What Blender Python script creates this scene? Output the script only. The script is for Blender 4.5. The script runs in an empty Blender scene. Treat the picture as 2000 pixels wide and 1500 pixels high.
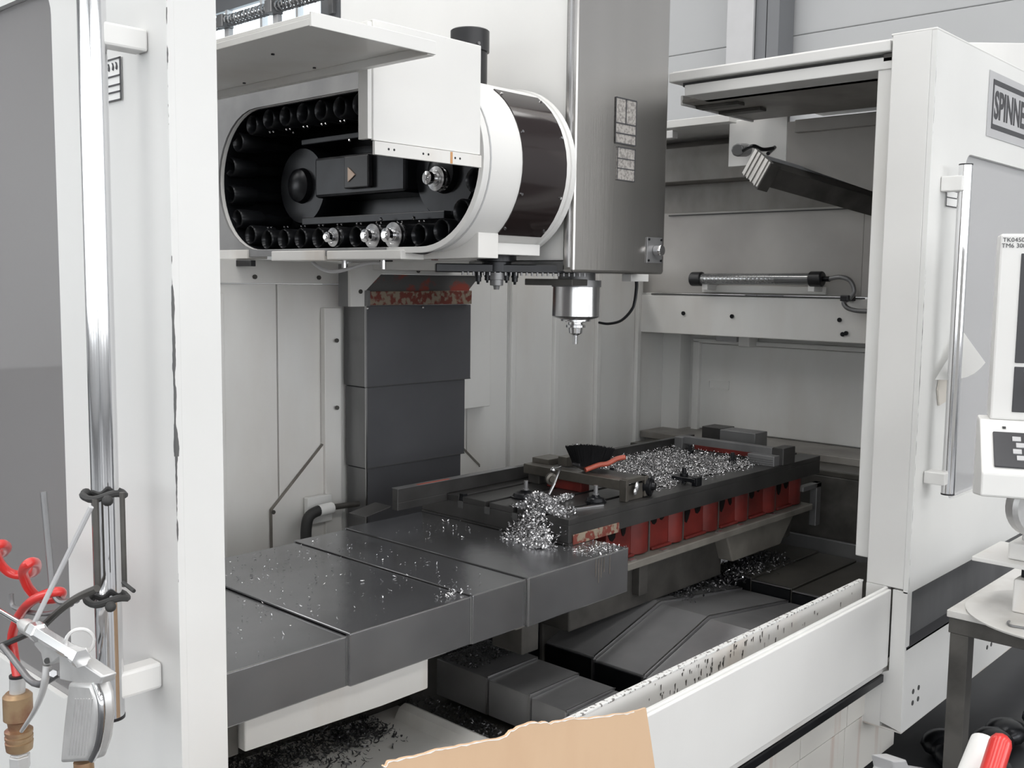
import bpy, bmesh, math, random
from mathutils import Vector, Matrix
random.seed(7)
S = bpy.context.scene
COL = S.collection
PI = math.pi

# ---------------------------------------------------------------- camera, light, exposure
# world: X runs along the machine, Y goes into it, Z is up; camera at eye height
cd = bpy.data.cameras.new('camera'); cam = bpy.data.objects.new('camera', cd); COL.objects.link(cam)
cd.sensor_width = 36; cd.lens = 35.98; cd.clip_start = .02; cd.clip_end = 100
cx = Vector((0.67971992, -0.73336791, 0.01234248)); cy = Vector((0.06577935, 0.0777098, 0.99480363)); cz = Vector((-0.73051619, -0.67537596, 0.10106136))
cam.matrix_world = Matrix(((cx.x, cy.x, cz.x, 0), (cx.y, cy.y, cz.y, 0), (cx.z, cy.z, cz.z, 1.6), (0, 0, 0, 1)))
S.camera = cam
W = bpy.data.worlds.new('world'); S.world = W; W.use_nodes = True
W.node_tree.nodes['Background'].inputs[0].default_value = (.80, .90, 1, 1)
W.node_tree.nodes['Background'].inputs[1].default_value = 1.0
S.view_settings.view_transform = 'Standard'; S.view_settings.look = 'None'
S.view_settings.gamma = 1; S.view_settings.use_curve_mapping = False
S.view_settings.exposure = 0.0
SKYLIGHT = 5.4      # roof lights of the hall
WINDOW = 3.6        # tall hall windows behind and beside the photographer

# ---------------------------------------------------------------- materials
def mat(name, col, rough=.5, metal=0, noise=0, nscale=8, bump=0, bscale=60, spec=.5, stretch=None, col2=None, thr=None, coat=0):
    m = bpy.data.materials.new(name); m.use_nodes = True; nt = m.node_tree; N = nt.nodes; L = nt.links
    b = N['Principled BSDF']; b.inputs['Roughness'].default_value = rough; b.inputs['Metallic'].default_value = metal
    b.inputs['Base Color'].default_value = (*col, 1); b.inputs['Specular IOR Level'].default_value = spec
    b.inputs['Coat Weight'].default_value = coat
    tc = N.new('ShaderNodeTexCoord'); mp = N.new('ShaderNodeMapping'); L.new(tc.outputs['Object'], mp.inputs[0])
    if stretch: mp.inputs['Scale'].default_value = stretch
    if noise or col2:
        n = N.new('ShaderNodeTexNoise'); n.inputs['Scale'].default_value = nscale; n.inputs['Detail'].default_value = 6
        L.new(mp.outputs[0], n.inputs['Vector'])
        mx = N.new('ShaderNodeMix'); mx.data_type = 'RGBA'
        mx.inputs[6].default_value = (*col, 1)
        mx.inputs[7].default_value = (*(col2 if col2 else tuple(c*(1-noise) for c in col)), 1)
        mr = N.new('ShaderNodeMapRange'); lo, hi = thr if thr else (.35, .7)
        mr.inputs[1].default_value = lo; mr.inputs[2].default_value = hi
        L.new(n.outputs[0], mr.inputs[0]); L.new(mr.outputs[0], mx.inputs[0]); L.new(mx.outputs[2], b.inputs['Base Color'])
    if bump:
        n2 = N.new('ShaderNodeTexNoise'); n2.inputs['Scale'].default_value = bscale; n2.inputs['Detail'].default_value = 4
        L.new(mp.outputs[0], n2.inputs['Vector'])
        bp = N.new('ShaderNodeBump'); bp.inputs['Strength'].default_value = bump; bp.inputs['Distance'].default_value = .01
        L.new(n2.outputs[0], bp.inputs['Height']); L.new(bp.outputs[0], b.inputs['Normal'])
    return m

def chip_mat(name, col, edges):
    """white paint chipped dark along vertical edges; edges: list of (x, y, z0, z1, width, density) in object space"""
    m = mat(name, col, .42, 0, noise=.05, nscale=3)
    nt = m.node_tree; N = nt.nodes; L = nt.links; b = N['Principled BSDF']
    src = b.inputs['Base Color'].links[0].from_socket
    tc = N.new('ShaderNodeTexCoord'); sp = N.new('ShaderNodeSeparateXYZ'); L.new(tc.outputs['Object'], sp.inputs[0])
    mp = N.new('ShaderNodeMapping'); mp.inputs['Scale'].default_value = (1, 1, .35); L.new(tc.outputs['Object'], mp.inputs[0])
    n = N.new('ShaderNodeTexNoise'); n.inputs['Scale'].default_value = 60; n.inputs['Detail'].default_value = 3; L.new(mp.outputs[0], n.inputs['Vector'])
    n2 = N.new('ShaderNodeTexNoise'); n2.inputs['Scale'].default_value = 3.2; L.new(tc.outputs['Object'], n2.inputs['Vector'])
    def M(op, a, b_=None, c=None):
        q = N.new('ShaderNodeMath'); q.operation = op
        for i, v in enumerate((a, b_, c)):
            if v is None: continue
            if isinstance(v, (int, float)): q.inputs[i].default_value = v
            else: L.new(v, q.inputs[i])
        return q.outputs[0]
    tot = None
    for (ex, ey, z0, z1, w, dens) in edges:
        dx = M('ABSOLUTE', M('SUBTRACT', sp.outputs[0], ex)); dy = M('ABSOLUTE', M('SUBTRACT', sp.outputs[1], ey))
        d = M('MAXIMUM', dx, dy)
        near = M('SUBTRACT', 1, M('DIVIDE', d, w))
        v = M('ADD', M('ADD', M('MULTIPLY', n.outputs[0], 1.0), M('MULTIPLY', n2.outputs[0], .9)), M('MULTIPLY', near, .45))
        k = M('GREATER_THAN', v, 1.62 - dens)
        k = M('MULTIPLY', k, M('GREATER_THAN', near, 0))
        k = M('MULTIPLY', k, M('MULTIPLY', M('GREATER_THAN', sp.outputs[2], z0), M('LESS_THAN', sp.outputs[2], z1)))
        tot = k if tot is None else M('MAXIMUM', tot, k)
    mx = N.new('ShaderNodeMix'); mx.data_type = 'RGBA'; L.new(tot, mx.inputs[0]); L.new(src, mx.inputs[6]); mx.inputs[7].default_value = (.10, .10, .10, 1)
    L.new(mx.outputs[2], b.inputs['Base Color'])
    return m

def emis(name, col, st):
    m = bpy.data.materials.new(name); m.use_nodes = True; N = m.node_tree.nodes; N.remove(N['Principled BSDF'])
    e = N.new('ShaderNodeEmission'); e.inputs[0].default_value = (*col, 1); e.inputs[1].default_value = st
    m.node_tree.links.new(e.outputs[0], N['Material Output'].inputs[0]); return m

def glassy(name, tint, haze, refl=.18, alpha_mix=.5, rough=.03):
    m = bpy.data.materials.new(name); m.use_nodes = True; N = m.node_tree.nodes; L = m.node_tree.links; N.remove(N['Principled BSDF'])
    t = N.new('ShaderNodeBsdfTransparent'); t.inputs[0].default_value = (*tint, 1)
    d = N.new('ShaderNodeBsdfDiffuse'); d.inputs[0].default_value = (*haze, 1)
    g = N.new('ShaderNodeBsdfGlossy'); g.inputs['Roughness'].default_value = rough
    a = N.new('ShaderNodeMixShader'); a.inputs[0].default_value = alpha_mix; L.new(t.outputs[0], a.inputs[1]); L.new(d.outputs[0], a.inputs[2])
    fr = N.new('ShaderNodeLayerWeight'); fr.inputs[0].default_value = .35
    mr = N.new('ShaderNodeMapRange'); mr.inputs[3].default_value = refl; mr.inputs[4].default_value = .9; L.new(fr.outputs['Fresnel'], mr.inputs[0])
    c = N.new('ShaderNodeMixShader'); L.new(mr.outputs[0], c.inputs[0]); L.new(a.outputs[0], c.inputs[1]); L.new(g.outputs[0], c.inputs[2])
    L.new(c.outputs[0], N['Material Output'].inputs[0]); return m

WHITE = mat('white_paint', (.77, .765, .75), .4, noise=.06, nscale=2.5)
WHITE2 = mat('stained_white_paint', (.74, .73, .71), .45, nscale=5, stretch=(1, 1, .25), col2=(.58, .50, .42), thr=(.5, .85))
INNER = mat('inner_wall_paint', (.76, .76, .745), .38, nscale=2.2, stretch=(1.4, 1.4, .5), col2=(.64, .615, .58), thr=(.42, .75))
INNERD = mat('oily_shaded_inner_paint', (.30, .285, .265), .45, nscale=5, stretch=(1, 1, .6), col2=(.17, .155, .14), thr=(.4, .72))  # darker inner paint: oil plus shade put into the colour
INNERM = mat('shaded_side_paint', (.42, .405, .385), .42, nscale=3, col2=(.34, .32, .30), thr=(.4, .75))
MOUTH = mat('shade_grey_magazine_sheet', (.20, .20, .205), .5, nscale=4, col2=(.30, .30, .30), thr=(.45, .7))  # shade under the roof flap put into the sheet's grey
SEAM = mat('seam_dark', (.07, .07, .07), .8)
STEEL = mat('dark_brushed_steel', (.335, .338, .352), .21, .85, noise=.33, nscale=3.5, bump=.03, bscale=25)
HOLE = mat('hollow_shade_black', (.008, .007, .007), .8, spec=.1)  # near-black, stands in for shade inside the pocket hollows
STEELB = mat('bright_steel_and_highlight', (.55, .55, .56), .3, 1)  # bright steel parts, and painted highlights on the cover top edges
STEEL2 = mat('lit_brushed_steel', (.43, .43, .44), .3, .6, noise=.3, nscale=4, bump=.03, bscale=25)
BELLOW = mat('slate_cover', (.118, .12, .130), .42, .25, noise=.2, nscale=3)
SIDESTEEL = mat('grey_side_steel', (.26, .26, .265), .4, .6, noise=.3, nscale=6, stretch=(1, 1, .3))
STAINLESS = mat('brushed_stainless', (.50, .485, .47), .27, 1, noise=.1, nscale=3, bump=.02, bscale=40, stretch=(3, 3, .15))
CHROME = mat('chrome', (.80, .80, .81), .10, 1)
BRIGHT = mat('turned_steel', (.66, .66, .67), .2, 1, noise=.1, nscale=20)
ALU = mat('extruded_aluminium', (.62, .61, .59), .35, .9, noise=.35, nscale=14, stretch=(1, .15, .15))
CASTALU = mat('cast_aluminium', (.66, .655, .65), .36, .45, noise=.15, nscale=25)
BLACK = mat('black_plastic', (.012, .012, .014), .35)
BLACKM = mat('oily_black_metal', (.015, .016, .019), .28, .5, noise=.5, nscale=15)
BRISTLE = mat('bristle_black', (.012, .012, .013), .95, spec=.1)
BARREL = mat('polished_nickel', (.86, .86, .86), .16, .8)
RUBBER = mat('black_rubber', (.03, .03, .03), .6)
TABLE = mat('oily_table_steel', (.085, .083, .082), .36, .6, noise=.45, nscale=6)
DARKCAST = mat('dark_casting', (.10, .095, .088), .5, .3, noise=.5, nscale=10)
BARM = mat('greasy_bar_steel', (.125, .115, .10), .38, .5, noise=.4, nscale=14)
SADDLE = mat('stained_beige_casting', (.185, .175, .155), .5, nscale=7, col2=(.10, .09, .08), thr=(.4, .75))
RED = mat('red_casting', (.165, .020, .016), .38, noise=.55, nscale=9)
REDW = mat('worn_red_casting', (.15, .03, .02), .55, nscale=48, stretch=(1, 1, 1), col2=(.24, .20, .15), thr=(.46, .56))
REDG = mat('red_stained_grey', (.09, .09, .09), .5, nscale=9, stretch=(1, 1, 1.6), col2=(.26, .05, .035), thr=(.48, .56))
REDP = mat('red_handle_plastic', (.42, .09, .055), .45, noise=.25, nscale=30)
HOSE = mat('red_hose', (.68, .04, .035), .28, coat=.4)
BRASS = mat('aged_brass', (.42, .29, .17), .4, .6, nscale=22, col2=(.26, .12, .08), thr=(.45, .7))
CARD = mat('cardboard', (.66, .46, .30), .85, nscale=10, stretch=(1, 1, .4), col2=(.62, .42, .27), thr=(.4, .7), bump=.05, bscale=12)
PAPER = mat('white_paper', (.85, .85, .84), .7)
GREYP = mat('light_grey_plate', (.50, .50, .51), .4, noise=.04)
DARKGP = mat('dark_grey_print', (.05, .05, .055), .5)
LABEL = mat('label_print', (.36, .34, .32), .5, nscale=120, col2=(.2, .19, .18), thr=(.45, .6))
CHIPB = mat('bright_chips', (.62, .62, .63), .24, .9)
CHIPD = mat('dark_chips', (.10, .10, .105), .35, .8)
FLOORM = mat('dark_floor', (.035, .036, .04), .35, noise=.5, nscale=3)
PANM = mat('pan_paint', (.88, .87, .84), .25, nscale=4, col2=(.62, .60, .57), thr=(.45, .8))
PANDK = mat('oily_pan', (.10, .095, .085), .3, .2, noise=.5, nscale=5)
HALLW = mat('hall_wall_panel', (.45, .457, .465), .6, noise=.04, nscale=1)
HALLC = mat('hall_column_steel', (.16, .165, .175), .5)
GLASS = glassy('dust_and_reflection_polycarbonate', (.60, .58, .58), (.33, .32, .32), .14, .75)  # diffuse haze holds dust plus a painted-in grey room reflection
GLASS2 = glassy('clear_door_pane', (.75, .75, .76), (.62, .62, .63), .10, .8)
DGLASS = mat('smoked_panel', (.020, .014, .014), .12)
TUBEGL = glassy('lamp_glass', (.85, .86, .87), (.5, .5, .5), .15, .25)
SKYGL = emis('daylight_pane', (.80, .93, 1.0), 3.0)
ROOFL = emis('roof_light_pane', (1.0, .985, .96), SKYLIGHT)
WINL = emis('window_pane', (.95, .98, 1.0), WINDOW)
WINF = emis('front_window_pane', (.97, .985, 1.0), WINDOW*1.25)

# ---------------------------------------------------------------- helpers
def tag(o, label=None, cat=None, group=None, kind=None):
    if label: o['label'] = label
    if cat: o['category'] = cat
    if group: o['group'] = group
    if kind: o['kind'] = kind
    return o
def thing(name, label, cat, loc=(0, 0, 0), group=None, rotz=0):
    o = bpy.data.objects.new(name, None); COL.objects.link(o); o.location = loc; o.rotation_euler.z = rotz
    o.empty_display_size = .05
    return tag(o, label, cat, group)
def wloc(p):
    v = Vector((0, 0, 0))
    while p: v += p.location; p = p.parent
    return v
class MB:
    def __init__(s): s.bm = bmesh.new(); s.mi = 0; s.mats = []
    def _tag(s, vs):
        for v in vs:
            for f in v.link_faces: f.material_index = s.mi
    def box(s, x0, x1, y0, y1, z0, z1, rot=None, pivot=None):
        r = bmesh.ops.create_cube(s.bm, size=1)['verts']
        for v in r: v.co = Vector(((x0+x1)/2+v.co.x*(x1-x0), (y0+y1)/2+v.co.y*(y1-y0), (z0+z1)/2+v.co.z*(z1-z0)))
        if rot: bmesh.ops.transform(s.bm, matrix=rot, verts=r) if pivot is None else bmesh.ops.rotate(s.bm, cent=pivot, matrix=rot, verts=r)
        return s
    def cyl(s, a, b, r, r2=None, n=24, caps=True):
        a = Vector(a); b = Vector(b); d = b-a; r2 = r if r2 is None else r2
        q = d.to_track_quat('Z', 'Y').to_matrix().to_4x4()
        bmesh.ops.create_cone(s.bm, cap_ends=caps, segments=n, radius1=max(r, 1e-5), radius2=max(r2, 1e-5), depth=d.length, matrix=Matrix.Translation((a+b)/2) @ q)
        return s
    def lathe(s, a, axis, prof, n=28):
        """prof: list of (distance along axis, radius)"""
        a = Vector(a); q = Vector(axis).to_track_quat('Z', 'Y').to_matrix()
        rings = []
        for (t, r) in prof:
            rings.append([s.bm.verts.new(a+q @ Vector((r*math.cos(2*PI*i/n), r*math.sin(2*PI*i/n), t))) for i in range(n)])
        for k in range(len(rings)-1):
            for i in range(n): s.bm.faces.new((rings[k][i], rings[k][(i+1) % n], rings[k+1][(i+1) % n], rings[k+1][i]))
        s.bm.faces.new(rings[0][::-1]); s.bm.faces.new(rings[-1]); return s
    def ball(s, c, r, sc=(1, 1, 1), sub=2):
        m = Matrix.Translation(c) @ Matrix.Diagonal((*sc, 1)); bmesh.ops.create_icosphere(s.bm, subdivisions=sub, radius=r, matrix=m); return s
    def prism(s, pts, axis, d0, d1):
        """pts 2D polygon in the plane normal to axis ('x': (y,z), 'y': (x,z), 'z': (x,y)), from d0 to d1 along axis"""
        def P(p, d): return {'x': (d, p[0], p[1]), 'y': (p[0], d, p[1]), 'z': (p[0], p[1], d)}[axis]
        A = [s.bm.verts.new(P(p, d0)) for p in pts]; B = [s.bm.verts.new(P(p, d1)) for p in pts]; n = len(pts)
        s.bm.faces.new(A); s.bm.faces.new(B[::-1])
        for i in range(n): s.bm.faces.new((A[i], A[(i+1) % n], B[(i+1) % n], B[i]))
        return s
    def ring(s, outer, inner, axis, d0, d1):
        """plate with a hole: outer and inner loops of the same length"""
        def P(p, d): return {'x': (d, p[0], p[1]), 'y': (p[0], d, p[1]), 'z': (p[0], p[1], d)}[axis]
        n = len(outer); L = [[s.bm.verts.new(P(p, d)) for p in lp] for lp in (outer, inner) for d in (d0, d1)]
        o0, o1, i0, i1 = L
        for k in range(n):
            j = (k+1) % n
            s.bm.faces.new((o0[k], o0[j], i0[j], i0[k])); s.bm.faces.new((o1[j], o1[k], i1[k], i1[j]))
            s.bm.faces.new((o0[j], o0[k], o1[k], o1[j])); s.bm.faces.new((i0[k], i0[j], i1[j], i1[k]))
        return s
    def tube(s, pts, r, n=12, closed=False, r_end=None):
        pts = [Vector(p) for p in pts]; m = len(pts); rings = []; prev = None
        for i, p in enumerate(pts):
            t = (pts[min(i+1, m-1)]-pts[max(i-1, 0)]).normalized()
            if prev is None:
                u = t.orthogonal().normalized()
            else:
                u = (prev-t*prev.dot(t)).normalized()
            prev = u; w = t.cross(u)
            rr = r if r_end is None else r+(r_end-r)*i/(m-1)
            rings.append([s.bm.verts.new(p+(u*math.cos(2*PI*k/n)+w*math.sin(2*PI*k/n))*rr) for k in range(n)])
        for i in range(m-1):
            for k in range(n): s.bm.faces.new((rings[i][k], rings[i][(k+1) % n], rings[i+1][(k+1) % n], rings[i+1][k]))
        s.bm.faces.new(rings[0][::-1]); s.bm.faces.new(rings[-1]); return s
    def quad(s, *p): s.bm.faces.new([s.bm.verts.new(q) for q in p]); return s
    def obj(s, name, m, parent=None, bev=0, smooth=False, label=None, seg=2):
        bmesh.ops.recalc_face_normals(s.bm, faces=s.bm.faces)
        off = wloc(parent) if parent else Vector((0, 0, 0))
        if not parent:
            vs = [v.co for v in s.bm.verts]; off = Vector(((min(v.x for v in vs)+max(v.x for v in vs))/2, (min(v.y for v in vs)+max(v.y for v in vs))/2, min(v.z for v in vs)))
        bmesh.ops.translate(s.bm, verts=s.bm.verts, vec=-off)
        me = bpy.data.meshes.new(name); s.bm.to_mesh(me); s.bm.free(); me.materials.append(m)
        o = bpy.data.objects.new(name, me); COL.objects.link(o)
        if parent: o.parent = parent
        else: o.location = off
        if bev:
            b = o.modifiers.new('bevel', 'BEVEL'); b.width = bev; b.segments = seg; b.limit_method = 'ANGLE'; b.angle_limit = .7
        if smooth:
            for p in me.polygons: p.use_smooth = True
            me.set_sharp_from_angle(angle=.7)
        if label: o['label'] = label
        return o
def box(name, m, parent, x0, x1, y0, y1, z0, z1, bev=.002, label=None): return MB().box(x0, x1, y0, y1, z0, z1).obj(name, m, parent, bev, label=label)
def curve(pts, n=8):
    """Catmull-Rom through the points"""
    P = [Vector(p) for p in pts]; out = []
    for i in range(len(P)-1):
        a = P[max(i-1, 0)]; b = P[i]; c = P[i+1]; d = P[min(i+2, len(P)-1)]
        for k in range(n):
            t = k/n; out.append(.5*((2*b)+(c-a)*t+(2*a-5*b+4*c-d)*t*t+(3*b-a-3*c+d)*t**3))
    return out+[P[-1]]
def rrect(u0, u1, v0, v1, r, n=6):
    o = []
    for (cu, cv, a0) in ((u1-r, v1-r, 0), (u0+r, v1-r, 90), (u0+r, v0+r, 180), (u1-r, v0+r, 270)):
        for k in range(n+1):
            a = math.radians(a0+90*k/n); o.append((cu+r*math.cos(a), cv+r*math.sin(a)))
    return o
def project_rect(loop, u0, u1, v0, v1):
    """outer rectangle loop matched to an inner loop, corners kept"""
    cu = sum(p[0] for p in loop)/len(loop); cv = sum(p[1] for p in loop)/len(loop); out = []
    for p in loop:
        du, dv = p[0]-cu, p[1]-cv
        t = min(((u1-cu)/du if du > 0 else (u0-cu)/du) if abs(du) > 1e-9 else 1e9, ((v1-cv)/dv if dv > 0 else (v0-cv)/dv) if abs(dv) > 1e-9 else 1e9)
        out.append([cu+du*t, cv+dv*t])
    for c in ((u0, v0), (u0, v1), (u1, v0), (u1, v1)):
        k = min(range(len(out)), key=lambda i: (out[i][0]-c[0])**2+(out[i][1]-c[1])**2); out[k] = list(c)
    return out
def text(name, body, size, m, parent, loc, rx, rz, ext=.0008, sx=1, align='LEFT', off=0):
    cu = bpy.data.curves.new(name, 'FONT'); cu.body = body; cu.size = size; cu.extrude = ext; cu.align_x = align; cu.resolution_u = 3; cu.offset = off
    o = bpy.data.objects.new(name, cu); COL.objects.link(o)
    dg = bpy.context.evaluated_depsgraph_get(); me = bpy.data.meshes.new_from_object(o.evaluated_get(dg)); bpy.data.objects.remove(o)
    o = bpy.data.objects.new(name, me); COL.objects.link(o); me.materials.clear(); me.materials.append(m)
    o.parent = parent; o.location = Vector(loc)-wloc(parent); o.rotation_euler = (rx, 0, rz); o.scale = (sx, 1, 1); return o
def chips(name, m, pts, size, label, cat, parent=None, curl=1.0, seed=1, kind='stuff'):
    """loose swarf: every curl a bent strip of three quads"""
    rnd = random.Random(seed); V = []; F = []
    for p in pts:
        L = size*rnd.uniform(.5, 1.5); w = L*rnd.uniform(.10, .30); k = curl*rnd.uniform(.6, 1.6)
        R = Matrix.Rotation(rnd.uniform(0, 2*PI), 3, 'Z') @ Matrix.Rotation(rnd.uniform(-1.2, 1.2), 3, 'X') @ Matrix.Rotation(rnd.uniform(-1.2, 1.2), 3, 'Y')
        b = len(V); c = Vector(p)
        for j in range(4):
            a = (j-1.5)*k*.6
            q = Vector((math.sin(a)*L/max(k, .3)*.6, 0, (1-math.cos(a))*L/max(k, .3)*.6))
            V.append(c+R @ (q+Vector((0, -w/2, 0)))); V.append(c+R @ (q+Vector((0, w/2, 0))))
        for j in range(3): F.append((b+2*j, b+2*j+1, b+2*j+3, b+2*j+2))
    off = Vector((0, 0, 0))
    if parent: off = wloc(parent)
    else: off = sum((Vector(p) for p in pts), Vector((0, 0, 0)))/len(pts)
    me = bpy.data.meshes.new(name); me.from_pydata([v-off for v in V], [], F); me.materials.append(m)
    o = bpy.data.objects.new(name, me); COL.objects.link(o)
    if parent: o.parent = parent; o['kind'] = kind
    else: o.location = off; tag(o, label, cat, kind=kind)
    return o
def copy_tree(o, parent=None):
    c = o.copy(); COL.objects.link(c); c.parent = parent
    for ch in list(o.children): copy_tree(ch, c)
    return c
def bolt(parent, p, axis, r=.006, h=.004, m=None, name='bolt'):
    a = Vector(p); return MB().cyl(a, a+Vector(axis)*h, r, n=8).obj(name, m or SIDESTEEL, parent)

# ---------------------------------------------------------------- the hall
o = MB().box(-9, 12, -9, 18, -.12, 0).obj('floor', FLOORM); o['kind'] = 'structure'
HX = 9.0
wall = MB().box(HX, HX+.2, -9, 18, 0, 3.9).obj('wall_right', HALLW); wall['kind'] = 'structure'
# upper wall of separate cladding panels, clerestory at the far end
for k, (z0, z1) in enumerate(((3.905, 4.66), (4.67, 5.4), (5.41, 6.9))):
    y1 = 11.9 if z0 > 4.6 else 18
    box('panel', HALLW, wall, HX, HX+.2, -9, y1, z0, z1, .01)
box('panel', HALLW, wall, HX, HX+.2, 11.9, 18, 4.67, 5.0, .01); box('panel', HALLC, wall, HX, HX+.2, 11.9, 18, 5.72, 6.9, .01)
win = MB().box(HX+.08, HX+.1, 11.9, 18, 5.0, 5.72).obj('window_1', SKYGL); win['kind'] = 'structure'
for y in (12.6, 13.5, 14.45, 15.6): box('mullion', GREYP, win, HX-.02, HX+.1, y-.03, y+.03, 5.0, 5.72, 0)
# coil cable rail hung in front of the clerestory
t = thing('spiral_duct', 'grey coiled spring-like cable hanging before the high window', 'cable', (HX-.5, 13.5, 5.6))
hel = []
for i in range(640):
    a = i*.6; y = 16-i*.008; hel.append((8.4+.075*math.cos(a), y, 5.29+.075*math.sin(a)))
MB().tube(hel, .016, 5).obj('coil', SIDESTEEL, t)
MB().tube([(8.4, 17, 5.29), (8.4, 10.5, 5.29)], .02, 6).obj('rail', SIDESTEEL, t)
for y in (12.32, 13.55):
    MB().box(8.3, 8.5, y-.08, y+.08, 5.20, 5.38).obj('clamp', SIDESTEEL, t, .01)
    MB().box(8.42, 8.5, y-.06, y+.06, 4.95, 5.2).obj('bracket', GREYP, t, .01)
    MB().box(8.5, 9.0, y-.02, y+.02, 4.95, 5.0).obj('stay', GREYP, t, .01)
# steel column of the hall: flanges and web
for k, (y0, y1) in enumerate(((4.78, 5.30),)):
    c = thing('steel_column', 'grey steel hall column behind the machine roof', 'column', (HX-.2, 5.05, 0))
    box('flange', GREYP, c, HX-.34, HX-.31, y0+.24, y1, 0, 6.9, 0); box('web', HALLC, c, HX-.31, HX-.01, y0+.3, y0+.32, 0, 6.9, 0)
    box('flange', HALLC, c, HX-.30, HX-.02, y0+.13, y0+.24, 0, 6.9, 0); box('flange', HALLC, c, HX-.30, HX-.02, y0, y0+.12, 0, 6.9, 0)
c = thing('steel_column', 'dark hall column beside the far clerestory window at top left', 'column', (HX-.2, 11.4, 0))
box('flange', HALLC, c, HX-.30, HX-.27, 11.25, 11.66, 0, 6.9, 0); box('web', GREYP, c, HX-.27, HX-.01, 11.44, 11.46, 0, 6.9, 0)
box('junction_box', SIDESTEEL, c, HX-.36, HX-.30, 11.32, 11.42, 5.1, 5.3, .004)
o = MB().box(-9, HX+.2, 18, 18.2, 0, 6.9).obj('wall_back', HALLW); o['kind'] = 'structure'
wl = MB().box(-9.2, -9, -9, 18, 0, 1.0).obj('wall_left', HALLW); wl['kind'] = 'structure'
box('panel', HALLW, wl, -9.2, -9, -9, 18, 4.6, 6.9, 0)
wf = MB().box(-9, HX+.2, -9.2, -9, 0, 1.0).obj('wall_front', HALLW); wf['kind'] = 'structure'
box('panel', HALLW, wf, -9, HX+.2, -9.2, -9, 4.6, 6.9, 0)
n = 2
for k in range(6):
    y = -9+k*4.5
    o = MB().box(-9.12, -9.1, y+.6, y+4.5, 1, 4.6).obj('window_%d' % n, WINL); o['kind'] = 'structure'; n += 1
    box('pier', HALLW, wl, -9.2, -9, y, y+.6, 1, 4.6, 0)
for k in range(4):
    x = -9+k*4.55
    o = MB().box(x+.6, x+4.55, -9.12, -9.1, 1, 4.6).obj('window_%d' % n, WINF); o['kind'] = 'structure'; n += 1
    box('pier', HALLW, wf, x, x+.6, -9.2, -9, 1, 4.6, 0)
ce = MB().box(-9, HX+.2, -9, 18.2, 6.95, 7.1).obj('ceiling', HALLW); ce['kind'] = 'structure'
for k, y in enumerate((-6.5, -2.5, 1.5, 5.5, 9.5, 13.5)):
    box('roof_light', ROOFL, ce, -6, 7.5, y-.7, y+.7, 6.90, 6.94, 0)

# ---------------------------------------------------------------- machine enclosure
ENC = thing('machine_enclosure', 'white sheet metal enclosure around the milling machine work area', 'machine housing', (2.8, 3.2, 0))
YB = 3.08; XR = 4.6
# back wall: separate sheets with standing seams
bz0, bz1 = .30, 1.66
xs = [.93, 2.10, 3.05, 3.30, 3.61, 3.92, 4.25, XR]
for a, b in zip(xs[:-1], xs[1:]):
    box('back_panel', INNER, ENC, a+.003, b-.003, YB, YB+.03, bz0, 1.575 if a < 2.2 else bz1, .002)
box('back_panel', INNER, ENC, .93, 2.40, YB-.012, YB+.03, 1.578, 1.66, .002)
for x in (3.32, 3.615, 3.93, 4.26):
    box('rib', INNER, ENC, x-.016, x+.016, YB-.022, YB, bz0, bz1, .004)
    box('seam', SEAM, ENC, x+.017, x+.024, YB-.004, YB, bz0, bz1, 0)
box('rib', INNER, ENC, 1.86, 1.88, YB-.015, YB, .3, 1.545, .003)
box('panel_lip', INNER, ENC, 2.985, 3.14, YB-.05, YB-.003, 1.06, 1.66, .003)
box('panel_lip', INNER, ENC, 2.285, 2.36, YB-.03, YB-.003, .3, 1.49, .003)
# diagonal folded gussets either side of the column cover
for pts in ([(2.06, .3), (2.06, .77), (2.36, 1.05), (2.36, .3)], [(2.96, .3), (2.96, .93), (3.11, .80), (3.11, .3)]):
    MB().prism(pts, 'y', YB-.016, YB-.002).obj('gusset', INNER, ENC, .001)
MB().prism([(2.0565, .3), (2.0565, .772), (2.36, 1.0555), (2.36, 1.0515), (2.06, .77), (2.06, .3)], 'y', YB-.017, YB-.004).obj('seam', SADDLE, ENC)
MB().prism([(2.96, .925), (2.96, .937), (3.115, .806), (3.115, .794)], 'y', YB-.018, YB-.004).obj('seam', SADDLE, ENC)
for p in ((2.06, YB-.02, .765), (2.33, YB-.04, 1.37), (2.33, YB-.04, 1.12), (2.0, YB-.015, 1.6), (2.27, YB-.015, 1.6)):
    bolt(ENC, p, (0, -1, 0), .008, .006, DARKCAST)
# right wall: lower recess, beam box and upper panel
box('side_panel', INNER, ENC, XR, XR+.03, 1.36, 3.11, .3, 1.40, .003)
box('side_panel', INNER, ENC, XR-.02, XR-.002, 1.5, 2.90, .84, 1.285, .004)
box('panel_frame', INNER, ENC, XR-.045, XR-.004, 2.89, 2.93, .82, 1.30, .004)
box('panel_frame', INNER, ENC, XR-.045, XR-.004, 1.5, 2.93, 1.288, 1.31, .004)
MB().ring(rrect(2.72, 2.845, 1.052, 1.10, .004, 1), rrect(2.728, 2.837, 1.06, 1.092, .002, 1), 'x', XR-.026, XR-.018).obj('recess_frame', INNER, ENC)
box('side_beam', INNER, ENC, 4.27, XR, 1.36, 3.09, 1.345, 1.535, .004)
box('seam', SEAM, ENC, 4.268, 4.30, 1.9, 3.0, 1.536, 1.542, 0)
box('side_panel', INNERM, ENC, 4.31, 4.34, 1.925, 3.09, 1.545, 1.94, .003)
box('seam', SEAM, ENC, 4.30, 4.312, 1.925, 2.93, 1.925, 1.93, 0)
box('side_panel', INNERM, ENC, 4.30, 4.36, 1.36, 1.92, 1.545, 2.25, .003)
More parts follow.
